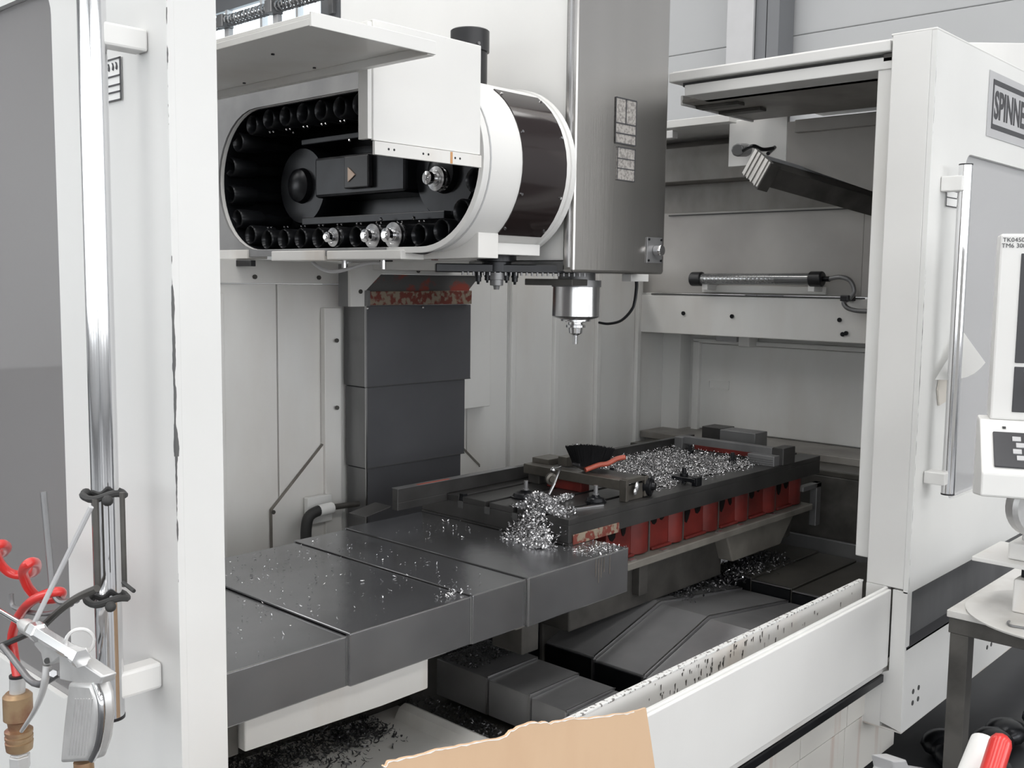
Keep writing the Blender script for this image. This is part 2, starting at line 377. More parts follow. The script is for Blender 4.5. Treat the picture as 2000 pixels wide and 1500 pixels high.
box('side_panel', INNERD, ENC, 4.34, 4.37, 1.36, 3.09, 1.94, 2.08, .003)
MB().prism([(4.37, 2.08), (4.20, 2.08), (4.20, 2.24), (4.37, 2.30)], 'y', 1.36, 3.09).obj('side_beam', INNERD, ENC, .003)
box('corner_post', INNER, ENC, 4.5, 4.6, 2.97, 3.08, .3, 2.2, .003)
for p in ((4.268,2.804,1.448), (4.268,2.532,1.442), (4.268,1.996,1.444), (4.268,1.979,1.382), (4.268,1.963,1.387)):
    MB().cyl(p, (p[0]-.006, p[1], p[2]), .010, n=10).obj('bolt', BLACKM, ENC)
for (y0, y1, z) in ((2.64, 2.80, 1.285),):
    box('latch', GREYP, ENC, 4.50, 4.58, y0, y1-.04, z+.02, z+.055, .004)
    box('latch', WHITE, ENC, 4.48, 4.58, y0-.08, y0-.02, z, z+.06, .006)
# roof on the right: two-layer cover with folded edge
box('roof_beam', WHITE, ENC, 3.14, 3.30, 1.345, 2.155, 2.312, 2.346, .004)
box('roof_beam', WHITE, ENC, 3.16, 3.32, 1.345, 2.10, 2.262, 2.300, .003)
box('roof_shadow_gap', SEAM, ENC, 3.18, 3.30, 1.35, 2.12, 2.299, 2.313, 0)
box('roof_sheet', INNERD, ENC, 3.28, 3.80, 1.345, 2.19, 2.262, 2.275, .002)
box('roof_sheet', WHITE, ENC, 3.20, 4.40, 1.345, 2.18, 2.352, 2.362, .002)
box('roof_lip', WHITE, ENC, 3.28, 3.80, 2.185, 2.195, 2.255, 2.29, .001)
for x in (3.36, 3.52): box('roof_rail', DARKCAST, ENC, x, x+.05, 2.0, 2.18, 2.25, 2.262, .002)
box('roof_sheet', WHITE, ENC, 3.86, 4.4, 2.37, 3.1, 2.286, 2.31, .003)
box('roof_lip', WHITE, ENC, 3.80, 3.86, 2.30, 2.62, 2.268, 2.30, .002)
box('roof_lip', WHITE, ENC, 3.86, 3.9, 2.62, 3.0, 2.235, 2.268, .002)
# lamp carrier plate and the sloping gusset beside it
box('carrier_plate', WHITE, ENC, 3.90, 3.92, 2.087, 2.359, 2.094, 2.286, .003)
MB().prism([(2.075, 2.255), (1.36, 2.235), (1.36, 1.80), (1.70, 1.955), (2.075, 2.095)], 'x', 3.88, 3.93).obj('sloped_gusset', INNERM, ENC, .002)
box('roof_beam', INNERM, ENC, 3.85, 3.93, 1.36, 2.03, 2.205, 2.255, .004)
# ledge and chip duct at the right end
LG = thing('chip_chute', 'dark oily ledge and chute casing beyond the table end', 'chute', (4.4, 2.4, .3))
box('top_plate', PANDK, LG, 4.12, 4.60, 1.37, 3.0, .775, .80, .004)
box('side_plate', DARKCAST, LG, 4.12, 4.14, 1.37, 3.0, .50, .775, .003)
box('lower_plate', SIDESTEEL, LG, 4.04, 4.06, 1.37, 2.30, .30, .52, .003)
MB().prism([(3.98, .45), (4.04, .30), (4.0, .30), (3.94, .43)], 'y', 1.37, 2.3).obj('fold', SIDESTEEL, LG)
MB().box(3.92, 3.96, 1.90, 1.93, .60, .78).box(3.80, 3.96, 1.90, 1.93, .76, .78).obj('bracket', SIDESTEEL, LG, .002)
box('back_ledge', INNERD, LG, 4.30, 4.60, 1.37, 3.07, .80, .835, .004)
# floor of the work area
PAN = thing('coolant_pan', 'cream painted floor pan under the table covers', 'drip pan', (2, 2, .1))
MB().prism([(.93, .31), (1.9, .265), (2.05, .26), (2.05, .2), (.93, .2)], 'y', 1.36, 3.06).obj('left_floor', PANM, PAN, .002)
box('right_floor', PANDK, PAN, 2.05, 4.04, 1.36, 3.06, .20, .26, .002)
ra = Vector((2.010,2.321,0.290)); rb = Vector((2.032,1.911,0.290))
MB().prism([(1.955, .24), (1.99, .292), (2.015, .30), (2.035, .292), (2.045, .24)], 'y', 1.5, 2.30).obj('ridge', PANM, PAN, .006)
# pipe with white sleeve at the back wall
t = thing('coolant_pipe', 'black elbow pipe with white sleeve at the back wall foot', 'pipe', (2.164,3.000,0.674))
MB().tube(curve([(2.145,2.980,0.649), (2.145,2.980,0.699), (2.157,2.980,0.744), (2.195,2.980,0.760), (2.241,2.980,0.761)], 5), .020, 12).obj('elbow', RUBBER, t, smooth=True)
MB().cyl((2.200,2.980,0.760), (2.262,2.980,0.763), .021).obj('sleeve', PAPER, t, .002, smooth=True, label='white sleeve on the pipe')
MB().cyl((2.259,2.980,0.764), (2.383,2.980,0.758), .011, n=10).obj('pipe', DARKCAST, t, smooth=True)
box('wall_plate', INNER, t, 2.19, 2.30, 3.03, 3.055, .70, .80, .003)

# ---------------------------------------------------------------- column with telescopic cover
CC = thing('column_cover', 'slate grey telescopic cover on the machine column behind the table', 'way cover', (2.62, 2.98, .5))
secs = [(2.386, 2.925, 1.20, 1.50), (2.392, 2.90, .895, 1.198), (2.398, 2.885, .45, .893)]
for i, (x0, x1, z0, z1) in enumerate(secs):
    y = 2.935+.006*i
    sec = box('cover_section', BELLOW, CC, x0, x1, y, 3.06, z0, z1, .002)
    box('side_sheet', SIDESTEEL, sec, x0-.004, x0, y+.004, 3.06, z0+.002, z1-.002, 0)
    box('seam', SEAM, sec, x0, x1, y-.0015, y, z0-.001, z0+.002, 0)
    box('edge', STEELB, sec, x0-.005, x0+.002, y-.001, y+.004, z0, z1, 0)
CP = thing('wiper_housing', 'grey plate and red worn wiper housing above the column cover', 'wiper housing', (2.62, 2.9, 1.5))
MB().prism([(2.298, 1.498), (2.298, 1.655), (2.96, 1.645), (2.96, 1.615), (2.441, 1.616), (2.362, 1.550), (2.362, 1.498)], 'y', 2.915, 2.93).obj('face_plate', INNER, CP, .001)
box('side_plate', SIDESTEEL, CP, 2.298, 2.302, 2.931, 2.985, 1.498, 1.65, .001)
MB().prism([(2.364, 1.502), (2.364, 1.550), (2.443, 1.615), (2.965, 1.615), (2.905, 1.56), (2.905, 1.502)], 'y', 2.925, 2.95).obj('wiper_back', REDG, CP, .001)
MB().prism([(2.378, 1.503), (2.378, 1.553), (2.90, 1.556), (2.90, 1.503)], 'y', 2.905, 2.926).obj('wiper_face', REDW, CP, .002, label='red paint worn to grey on the wiper')
MB().prism([(2.362, 1.50), (2.362, 1.556), (2.376, 1.556), (2.376, 1.50)], 'y', 2.90, 2.92).obj('end_plate', SIDESTEEL, CP)
for p in ((2.342, 2.915, 1.552), (2.62, 2.915, 1.630)): bolt(CP, p, (0, -1, 0), .008, .005, DARKCAST)
for x in (2.37, 2.64): MB().ball((x, 2.91, 1.492), .006).obj('bolt', CHROME, CP)

# ---------------------------------------------------------------- spindle head
HD = thing('spindle_head', 'stainless clad spindle head hanging over the table', 'spindle head', (2.6, 2.4, 1.6))
box('front_cover', STAINLESS, HD, 2.345, 2.815, 1.93, 1.972, 1.625, 3.4, .008)
box('end_cover', STAINLESS, HD, 2.812, 2.83, 1.97, 2.38, 1.625, 3.4, .002)
box('floor_plate', SIDESTEEL, HD, 2.36, 2.81, 1.975, 2.38, 1.628, 1.658, .002)
box('side_cover', WHITE, HD, 2.362, 2.81, 1.975, 3.05, 1.66, 3.3, .006, label='smooth white side cover')
box('seam', STEELB, HD, 2.340, 2.35, 1.945, 1.952, 1.64, 3.3, 0)
box('back_cover', WHITE, HD, 2.40, 2.78, 2.38, 3.04, 1.63, 1.662, .004)
sx, sy = 2.645, 2.16
MB().lathe((sx, sy, 1.63), (0, 0, -1), [(0, .062), (.028, .062), (.028, .082), (.05, .082)]).obj('collar', SIDESTEEL, HD, smooth=True)
MB().lathe((sx, sy, 1.602), (0, 0, -1), [(0, .078), (.118, .080), (.122, .076), (.13, .05), (.135, .05)], 40).obj('nose', BRIGHT, HD, smooth=True)
MB().lathe((sx, sy, 1.472), (0, 0, -1), [(0, .036), (.008, .036), (.010, .026), (.016, .026), (.018, .033), (.026, .033), (.028, .024), (.045, .022), (.05, .014), (.053, .0075), (.082, .0075), (.082, .003)], 24).obj('tool', CHROME, HD, smooth=True)
# label sheets on the front cover
lb = MB().box(2.535, 2.637, 1.928, 1.9295, 2.02, 2.155).obj('warning_label', LABEL, HD)
for a, b, c, d in ((2.583, 2.587, 2.08, 2.155),): box('label_line', DARKGP, lb, a, b, 1.9265, 1.9275, c, d, 0)
for z in (2.155, 2.08, 2.05, 2.02): box('label_line', DARKGP, lb, 2.534, 2.638, 1.9265, 1.9275, z-.002, z+.002, 0)
for x in (2.534, 2.638): box('label_line', DARKGP, lb, x-.0015, x+.0015, 1.9265, 1.9275, 2.02, 2.155, 0)
lb = MB().box(2.545, 2.637, 1.928, 1.9295, 1.91, 2.008).obj('warning_label', LABEL, HD)
for z in (2.008, 1.975, 1.945, 1.91): box('label_line', DARKGP, lb, 2.545, 2.637, 1.9265, 1.9275, z-.0015, z+.0015, 0)
for x in (2.547, 2.636): box('label_line', DARKGP, lb, x-.0015, x+.0015, 1.9265, 1.9275, 1.91, 2.008, 0)
box('lock_plate', SIDESTEEL, HD, 2.712, 2.795, 1.926, 1.930, 1.66, 1.742, .001)
MB().cyl((2.758, 1.926, 1.70), (2.758, 1.900, 1.70), .018).cyl((2.745, 1.905, 1.70), (2.745, 1.895, 1.70), .011).obj('lock_knob', CHROME, HD, .002, smooth=True)
for (x, z) in ((2.72, 1.668), (2.788, 1.668), (2.72, 1.735), (2.788, 1.735)): bolt(HD, (x, 1.926, z), (0, -1, 0), .004, .003, BLACKM, 'screw')
box('nozzle_block', WHITE, HD, 2.80, 2.90, 2.05, 2.09, 1.600, 1.625, .002)
MB().tube(curve([(2.856,2.070,1.609), (2.858,2.070,1.574), (2.840,2.070,1.513), (2.780,2.070,1.471), (2.710,2.070,1.460), (2.655,2.070,1.465)]), .0065, 8, r_end=.004).obj('coolant_nozzle', BLACKM, HD, smooth=True)
MB().cyl((2.43, 2.55, 1.95), (2.43, 2.55, 2.40), .04).obj('duct_pipe', BLACK, HD)

# black chimney-like duct behind the guard panel
t = thing('motor_duct', 'black round duct with larger cap beside the white head cover', 'duct', (2.250,2.254,2.189))
q = Vector((2.200,2.221,2.311)); 
MB().cyl((q.x, q.y, 2.15), (q.x, q.y, q.z-.03), .052).obj('pipe', BLACK, t, smooth=True)
MB().lathe((q.x, q.y, q.z-.04), (0, 0, 1), [(0, .058), (.06, .058), (.063, .054)], 32).obj('cap', BLACK, t, smooth=True)
bolt(t, (q.x-.02, q.y-.0555, q.z-.025), (0, -1, 0), .005, .004)

# ---------------------------------------------------------------- tool magazine
MG = thing('tool_magazine', 'white oval tool magazine housing with dark open mouth beside the spindle head', 'tool changer', (2.12, 2.5, 1.62))
CY0, CY1, CZ, RR = 2.155, 2.95, 1.92, .243
def stadium(r, n=20, cy0=CY0, cy1=CY1):
    o = []
    for k in range(n+1):
        a = -PI/2-PI*k/n; o.append((cy0+r*math.cos(a), CZ+r*math.sin(a)))
    for k in range(n+1):
        a = PI/2-PI*k/n; o.append((cy1+r*math.cos(a), CZ+r*math.sin(a)))
    return o
MB().ring(stadium(RR, 28), stadium(RR-.012, 28), 'x', 1.955, 2.315).obj('shell', WHITE, MG, smooth=True)
MB().ring(stadium(RR-.0125, 28), stadium(RR-.0145, 28), 'x', 1.958, 2.22).obj('liner', BLACKM, MG, smooth=True)
MB().ring(stadium(RR+.004, 28), stadium(RR-.013, 28), 'x', 1.945, 1.957).obj('rim', WHITE, MG, .001)
MB().ring(stadium(RR+.003, 28), stadium(RR-.013, 28), 'x', 1.972, 1.976).obj('seam', GREYP, MG)
MB().ring(stadium(RR+.006, 28), stadium(RR-.02, 28), 'x', 2.305, 2.325).obj('flange', WHITE, MG, .001)
MB().prism(stadium(RR-.014, 20), 'x', 2.22, 2.23).obj('back_plate', BLACKM, MG)
# smoked curved window on the near end of the shell
def arc(r, a0, a1, n=14): return [(CY0+r*math.cos(math.radians(a0+(a1-a0)*k/n)), CZ+r*math.sin(math.radians(a0+(a1-a0)*k/n))) for k in range(n+1)]
A = arc(RR+.0035, 122, 232); B = arc(RR-.002, 232, 122)
MB().prism(A+B, 'x', 2.10, 2.285).obj('smoked_window', DGLASS, MG, smooth=True, label='smoked dark window in the curved end')
for a in (128, 160, 200, 226):
    for x in (2.11, 2.275):
        c, s_ = math.cos(math.radians(a)), math.sin(math.radians(a))
        p = (x, CY0+(RR+.003)*c, CZ+(RR+.003)*s_); MB().cyl(p, (x, p[1]+.004*c, p[2]+.004*s_), .004, n=8).obj('screw', CHROME, MG)
# inside: two chain wheels, guide, pockets
for yc in (CY0+.07, CY1-.02):
    MB().lathe((2.22, yc, CZ-.01), (-1, 0, 0), [(0, .135), (.10, .135), (.115, .125), (.115, .06), (.135, .055), (.15, .03)], 36).obj('chain_wheel', BLACKM, MG, smooth=True)
MB().box(2.06, 2.22, 2.35, 2.80, 1.86, 1.99).obj('drive_box', BLACKM, MG, .01)
box('guide_rail', BLACKM, MG, 2.08, 2.22, 2.2, 2.9, 1.775, 1.80, .003)
box('guide_rail', BLACKM, MG, 2.08, 2.22, 2.2, 2.9, 2.04, 2.06, .003)
MB().box(2.04, 2.06, 2.50, 2.62, 1.88, 1.98).obj('drive_cover', BLACK, MG, .004)
MB().prism([(2.595, 1.90), (2.56, 1.92), (2.595, 1.945)], 'x', 2.036, 2.0395).obj('warning_sticker', mat('sticker', (.5, .38, .3), .5), MG, label='small triangular warning sticker')
path = []
PR = .196
Ls = CY1-CY0; per = 2*Ls+2*PI*PR; NP = 30
def onpath(s_):
    s_ %= per
    if s_ < Ls: return (CY0+s_, CZ-PR)
    s_ -= Ls
    if s_ < PI*PR: a = -PI/2+s_/PR; return (CY1+PR*math.cos(a)*1.08, CZ+PR*math.sin(a))
    s_ -= PI*PR
    if s_ < Ls: return (CY1-s_, CZ+PR)
    s_ -= Ls; a = PI/2+s_/PR; return (CY0+PR*math.cos(a), CZ+PR*math.sin(a))
proto = None; spots = []
for k in range(NP):
    y, z = onpath(k*per/NP+.03); spots.append((y, z))
    if proto is None:
        proto = MB().lathe((2.18, y, z), (-1, 0, 0), [(0, .020), (.12, .022), (.125, .033), (.21, .034), (.215, .030), (.205, .022), (.15, .020)], 18).obj('tool_pocket', BLACKM, MG, smooth=True); p0 = (y, z)
    else:
        c = proto.copy(); COL.objects.link(c); c.parent = MG; c.location = (0, y-p0[0], z-p0[1])
for k in range(NP):
    y, z = onpath(k*per/NP+.03); z2 = z+(.04 if z < CZ else -.04)
    if 2.1 < y < 3.0: MB().ball((1.98, y-.008, z2), .004, sub=1).ball((1.98, y+.012, z2), .004, sub=1).obj('pocket_latch', CHROME, MG)
for (y, z) in ((2.9, 2.08), (2.3, 1.78), (2.45, 1.78), (2.6, 2.03)):
    MB().ball((2.05, y, z), .006, sub=1).obj('grease_nipple', CHROME, MG)
# toolholders sitting in pockets, each a thing of its own
def holder(y, z, r, ln, label):
    t = thing('tool_holder', label, 'tool', (1.95, y, z), 'tool holders in the magazine')
    MB().lathe((1.985, y, z), (-1, 0, 0), [(0, r*.8), (.010, r*.8), (.011, r*1.1), (.018, r*1.1), (.019, r*.85), (.024, r*.85), (.025, r*1.12), (.034, r*1.12), (.036, r*.75), (ln*.7, r*.72), (ln*.72, r*.5), (ln, r*.48)], 22).obj('body', BRIGHT, t, smooth=True)
    MB().lathe((1.985-ln, y, z), (-1, 0, 0), [(0, r*.6), (.012, r*.6), (.014, r*.3), (.02, r*.28)], 16).obj('collet_nut', CHROME, t, smooth=True)
def near(y, z): return min(spots, key=lambda q: (q[0]-y)**2+(q[1]-z)**2)
for (px_y, px_z, r, ln, lab) in ((2.10, 1.875, .030, .055, 'bright steel tool holder under the square guard panel'), (2.235, 1.724, .034, .05, 'large bright cylindrical tool holder nearest the curved end in the bottom row'),
        (2.36, 1.724, .032, .05, 'shiny collet tool holder second from the curved end in the bottom row'), (2.52, 1.724, .026, .045, 'dim small tool holder third from the curved end in the bottom row')):
    y, z = near(px_y, px_z) if px_z < 1.8 else (px_y, px_z); holder(y, z, r, ln, lab)
# sheet, its shade put into dark grey, that the magazine mouth is let into at the far side
hc = [(CY1+(RR-.012)*math.cos(PI/2-PI*k/18), CZ+(RR-.012)*math.sin(PI/2-PI*k/18)) for k in range(19)]
MB().prism([(1.95, CZ+RR-.012)]+hc+[(2.30, CZ-RR+.012), (2.30, 1.667), (3.75, 1.667), (3.75, 2.40), (2.62, 2.385), (2.09, 2.21), (1.95, 2.165)], 'x', 1.937, 1.9445).obj('mouth_plate', MOUTH, MG, label='sheet around the magazine mouth, greyed to look shaded')
box('lower_strip', WHITE2, MG, 1.930, 2.01, 3.0, 3.75, 1.66, 1.69, .002)
box('lower_strip', WHITE2, MG, 1.930, 2.02, 2.58, 2.86, 1.652, 1.684, .003)
box('lower_strip', WHITE2, MG, 1.930, 2.02, 2.22, 2.565, 1.655, 1.682, .003)
MB().prism([(2.0, 1.66), (2.44, 1.655), (2.44, 1.69), (2.10, 1.72), (2.0, 1.73)], 'x', 2.02, 2.10).obj('web', WHITE2, MG, .002)
box('bottom_box', WHITE, MG, 2.10, 2.30, 2.02, 2.06, 1.672, 1.705, .002)
box('bottom_box', WHITE, MG, 2.08, 2.30, 2.06, 2.32, 1.68, 1.705, .002)
for (y, zz) in ((2.37, 1.65), (2.31, 1.66)): MB().box(2.0, 2.03, y, y+.03, zz, zz+.06).obj('sensor', BLACK, MG, .002)
t2 = MB().tube(curve([(2.020,2.760,1.650), (2.020,2.706,1.627), (2.020,2.639,1.620), (2.020,2.548,1.633), (2.020,2.473,1.646), (2.020,2.412,1.647)]), .006, 8).obj('flexible_conduit', GREYP, MG, smooth=True)
for p in ((2.000,2.568,1.641), (2.000,2.381,1.638)): MB().cyl((p[0], p[1], p[2]+.02), (p[0], p[1], p[2]-.01), .008, n=8).obj('fitting', CHROME, MG)
MB().tube(curve([(1.970,2.228,1.677), (1.970,2.162,1.672), (1.970,2.095,1.692)]), .003, 6).obj('sensor_cable', BLACK, MG)
box('dark_rail', BLACK, MG, 1.93, 1.95, 2.98, 3.4, 1.635, 1.655, .001)
# change arm with grippers
AR = thing('tool_change_arm', 'black swinging tool change arm under the magazine', 'tool changer arm', (2.25, 2.1, 1.62))
p = Vector((2.250,2.150,1.653))
MB().lathe((p.x, p.y, 1.675), (0, 0, -1), [(0, .06), (.02, .06), (.022, .045), (.05, .045)], 28).obj('hub', BLACKM, AR, smooth=True)
a0 = Vector((2.100,2.260,1.634)); a1 = Vector((2.420,1.993,1.632)); d = (a1-a0); d.z = 0; d.normalize(); n_ = Vector((-d.y, d.x, 0)); zc = 1.635
bm = MB(); V = [a0+n_*.03, a0-n_*.03, a1-n_*.03, a1+n_*.03]
bm.prism([(v.x, v.y) for v in V], 'z', zc-.014, zc+.012).obj('arm', BLACKM, AR, .003)
for k in range(24):
    q = a0+d*(.08+k*.016)
    if 0: pass
    MB().cyl((q.x-n_.x*.032, q.y-n_.y*.032, zc-.022), (q.x-n_.x*.032, q.y-n_.y*.032, zc-.012), .0035, n=6).obj('arm_tooth', SIDESTEEL, AR)
for (u, r, h) in ((0, .020, .05), (-.055, .009, .035), (-.028, .008, .03), (.03, .008, .03), (.055, .009, .035)):
    q = p+d*u; MB().lathe((q.x-.02, q.y-.02, zc-.014), (0, 0, -1), [(0, r*1.2), (h*.4, r*1.2), (h*.42, r), (h*.75, r), (h*.78, r*.5), (h, r*.4)], 16).obj('gripper_pin', BLACKM if u else SIDESTEEL, AR, smooth=True)
MB().prism([(a1.x, a1.y), (a1.x-.05, a1.y+.15), (a1.x+.05, a1.y+.15), (a1.x+.1, a1.y+.02)], 'z', zc-.05, zc-.03).obj('gripper', DARKCAST, AR, .002)
box('red_mark', RED, AR, 2.06, 2.075, 2.22, 2.235, 1.655, 1.672, .001)

# guard panel in front of the mouth, hung from the roof
GP = thing('guard_panel', 'square white guard panel with rust run hanging before the magazine mouth', 'panel', (1.74, 1.9, 1.9))
box('front_sheet', WHITE, GP, 1.563, 1.918, 1.895, 1.905, 1.921, 2.196, .002)
box('lower_strip', WHITE2, GP, 1.563, 1.918, 1.890, 1.899, 1.888, 1.919, .001, label='lower strip with orange rust stains')
box('side_return', INNER, GP, 1.550, 1.563, 1.900, 1.935, 1.924, 2.19, .001)
box('top_return', WHITE, GP, 1.563, 1.918, 1.90, 2.10, 2.186, 2.196, .001)
box('rust_run', mat('rust', (.55, .30, .14), .7), GP, 1.806, 1.814, 1.8895, 1.8905, 1.889, 1.918, 0)
for x in (1.605, 1.622, 1.715, 1.732, 1.823, 1.84): bolt(GP, (x, 1.8905, 1.904), (0, -1, 0), .003, .001, BLACKM, 'screw')
# left roof sheet
RP = thing('roof_flap', 'white folded roof sheet seen from below at upper left', 'roof panel', (1.4, 2.4, 2.1))
box('sheet', INNER, RP, 1.225, 1.548, 1.672, 3.3, 2.098, 2.108, .002)
box('front_lip', WHITE, RP, 1.222, 1.55, 1.668, 1.674, 2.082, 2.110, .001)
box('side_lip', INNER, RP, 1.530, 1.550, 1.674, 3.3, 2.080, 2.098, .001)
box('side_lip', INNER, RP, 1.222, 1.228, 1.674, 3.3, 2.084, 2.098, .001)
for p in ((1.40, 2.60), (1.36, 2.0), (1.51, 2.35), (1.51, 2.05)): bolt(RP, (p[0], p[1], 2.098), (0, 0, -1), .004, .003, BLACKM, 'screw')

# ---------------------------------------------------------------- telescopic table covers
TC = thing('table_way_cover', 'row of telescoping dark steel covers left of the table', 'way cover', (1.6, 2.1, .69))
cs = [(.93, 1.384, 1.766, 2.49, .690, .806), (1.380, 1.765, 1.757, 2.50, .690, .813), (1.761, 1.962, 1.752, 2.51, .690, .817)]
for i, (x0, x1, y0, y1, z0, z1) in enumerate(cs):
    sec = box('cover_section', STEEL, TC, x0, x1, y0, y1, z0, z1, .003)
    box('wiper_lip', RUBBER, sec, x1-.004, x1+.003, y0+.004, y1, z1-.0005, z1+.0025, 0)
    box('top_edge_highlight', STEELB, sec, x0+.002, x1-.004, y0-.0006, y0+.0022, z1-.0018, z1+.0006, 0)  # bright strip paints the highlight along the front top edge
    box('rolled_edge', STEELB, sec, x1-.008, x1-.002, y0-.0012, y0+.003, z0+.002, z1-.002, 0)
MB().prism([(1.958, 1.745), (2.402, 1.745), (2.402, 1.876), (2.283, 1.876), (2.283, 2.52), (1.958, 2.52)], 'z', .688, .8205).obj('cover_section', STEEL, TC, .003)
box('top_edge_highlight', STEELB, TC, 1.962, 2.400, 1.7444, 1.7475, .8187, .8211, 0)  # painted highlight, as on the other sections
box('rolled_edge', STEELB, TC, 1.958, 1.964, 1.7435, 1.749, .69, .819, 0)
# light cast bed below the covers
BD = thing('machine_bed', 'cream cast machine bed below the dark covers', 'machine base', (1.7, 2.2, .3))
MB().prism([(1.168, .580), (1.168, .689), (1.702, .689), (1.702, .566), (1.55, .566)], 'y', 1.85, 2.44).obj('bed_casting', WHITE2, BD, .004)
box('end_plate', DARKCAST, BD, 1.135, 1.165, 1.87, 2.42, .57, .688, .003)
box('pedestal', DARKCAST, BD, 1.3, 2.1, 2.36, 2.6, .26, .566, .01)
box('cross_rail', DARKCAST, BD, 1.70, 2.3, 2.0, 2.44, .58, .685, .004)
box('slide_block', SADDLE, BD, 2.04, 2.09, 1.86, 2.0, .63, .686, .004)
box('slide_block', DARKCAST, BD, 2.09, 2.16, 1.88, 2.0, .54, .686, .004)

# ---------------------------------------------------------------- work table
WT = thing('work_table', 'long dark oily T-slot machine table with red cast side pockets', 'machine table', (3.1, 2.2, .55))
tb = MB(); ys = [1.88, 1.975, 2.095, 2.215, 2.335, 2.455, 2.52]
tb.box(2.287, 3.897, 1.88, 2.52, .828, .882)
for a, b in zip(ys[:-1], ys[1:]): tb.box(2.287, 3.897, a+(.009 if a > 1.9 else 0), b-(.009 if b < 2.5 else 0), .882, .90)
tb.obj('table_top', TABLE, WT, .0015)
box('left_skirt', TABLE, WT, 2.285, 2.36, 1.878, 2.52, .8215, .828, 0)
for y in ys[1:-1]: MB().box(2.285, 2.2875, y-.011, y+.011, .862, .885).obj('slot_end', SEAM, WT)
MB().box(2.305, 2.53, 1.8755, 1.8795, .8215, .852).obj('worn_corner', REDW, WT, .001, label='corner with red paint flaking off')
STAIN = mat('brown_stain', (.13, .115, .10), .6, noise=.4, nscale=40)
for x_, z_ in ((2.245, .765), (2.258, .745), (2.270, .758), (2.283, .772), (2.31, .76)): box('drip_stain', STAIN, TC, x_, x_+.0035, 1.7442, 1.7449, z_, .815, 0)
# red cast pockets
rnp = random.Random(21)
xs2 = [2.535, 2.767, 2.97, 3.20, 3.41, 3.62, 3.83]
box('web_plate', DARKCAST, WT, 2.40, 3.84, 1.985, 2.45, .69, .83, .002)
for a, b in zip(xs2[:-1], xs2[1:]):
    zt, zb = .8255, .708
    pk = MB().box(a+.004, b-.004, 1.932, 1.985, zb, zt).obj('red_pocket', RED, WT, .004)
    MB().prism([(a+(b-a)*.56, 1.933), (a+(b-a)*.62, 1.922), (a+(b-a)*.70, 1.914), (a+(b-a)*.80, 1.912), (a+(b-a)*.90, 1.916), (b-.008, 1.932)], 'z', zb+.002, zt-.004).obj('boss', RED, pk, .004, smooth=True)
    MB().prism([(a+.008, 1.933), (a+(b-a)*.6, 1.933), (a+(b-a)*.6, 1.918), (a+.008, 1.918)], 'z', zb, zb+.010).obj('sill', RED, pk, .003)
    for u, w_, h_ in ((rnp.uniform(.12, .17), rnp.uniform(.018, .026), rnp.uniform(.035, .062)), (rnp.uniform(.36, .44), rnp.uniform(.012, .024), rnp.uniform(.025, .05))):
        c = a+(b-a)*u; k_ = rnp.uniform(-.006, .006)
        MB().prism([(c-w_, zt), (c-w_*.9, zt-h_*.5), (c-w_*.5+k_, zt-h_*.9), (c+k_, zt-h_), (c+w_*.6+k_, zt-h_*.8), (c+w_*.9, zt-h_*.4), (c+w_*.8, zt)], 'y', 1.930, 1.934).obj('hollow_shade_patch', HOLE, pk)  # flat dark patch, shade of the hollow painted on the pocket
    box('divider', DARKCAST, WT, b-.0035, b+.0035, 1.926, 1.98, zb, zt, .001)
box('upper_ledge', DARKCAST, WT, 2.52, 3.86, 1.90, 1.98, .822, .8285, .002)
box('saddle_flange', SADDLE, WT, 2.40, 3.86, 1.885, 2.46, .680, .706, .004)
for x in (2.62, 2.80, 3.15, 3.30, 3.55): MB().box(x, x+.03, 1.893, 1.91, .706, .709).obj('oil_spot', CHIPB, WT)
MB().prism([(3.25, .679), (3.30, .565), (3.665, .565), (3.70, .60), (3.78, .679)], 'y', 1.92, 2.44).obj('saddle_body', SADDLE, WT, .006)
box('saddle_body', DARKCAST, WT, 2.42, 3.32, 1.98, 2.44, .50, .679, .006)
box('saddle_end', DARKCAST, WT, 3.68, 3.80, 1.95, 2.4, .57, .679, .004)
box('added_dark_backing', DARKCAST, WT, 2.45, 4.0, 2.60, 2.62, .20, .68, .002)  # added dark sheet, hides the bright back wall under the saddle
box('foot', DARKCAST, WT, 2.75, 2.80, 1.95, 1.98, .55, .68, .003)
box('pedestal', DARKCAST, WT, 2.5, 3.6, 2.16, 2.42, .26, .57, .01)
# rear rail on the table
rr = MB().box(2.07, 3.76, 2.395, 2.42, .9008, .945).box(2.07, 2.284, 2.395, 2.42, .876, .902).obj('fence_rail', TABLE, None, .002)
tag(rr, 'long dark angle bar standing along the rear edge of the table', 'rail')
r2 = box('worn_top', SIDESTEEL, rr, 2.07, 2.62, 2.392, 2.423, .9451, .9462, 0)
o = MB().prism([(1.96, .868), (2.068, .885), (2.068, .889), (1.96, .871)], 'y', 2.42, 2.50).obj('steel_tray', TABLE, None, .001)
tag(o, 'small grey sheet tray left of the rear rail', 'tray')

box('paint_remnant', REDP, rr, 2.16, 2.30, 2.398, 2.408, .9461, .9468, 0)
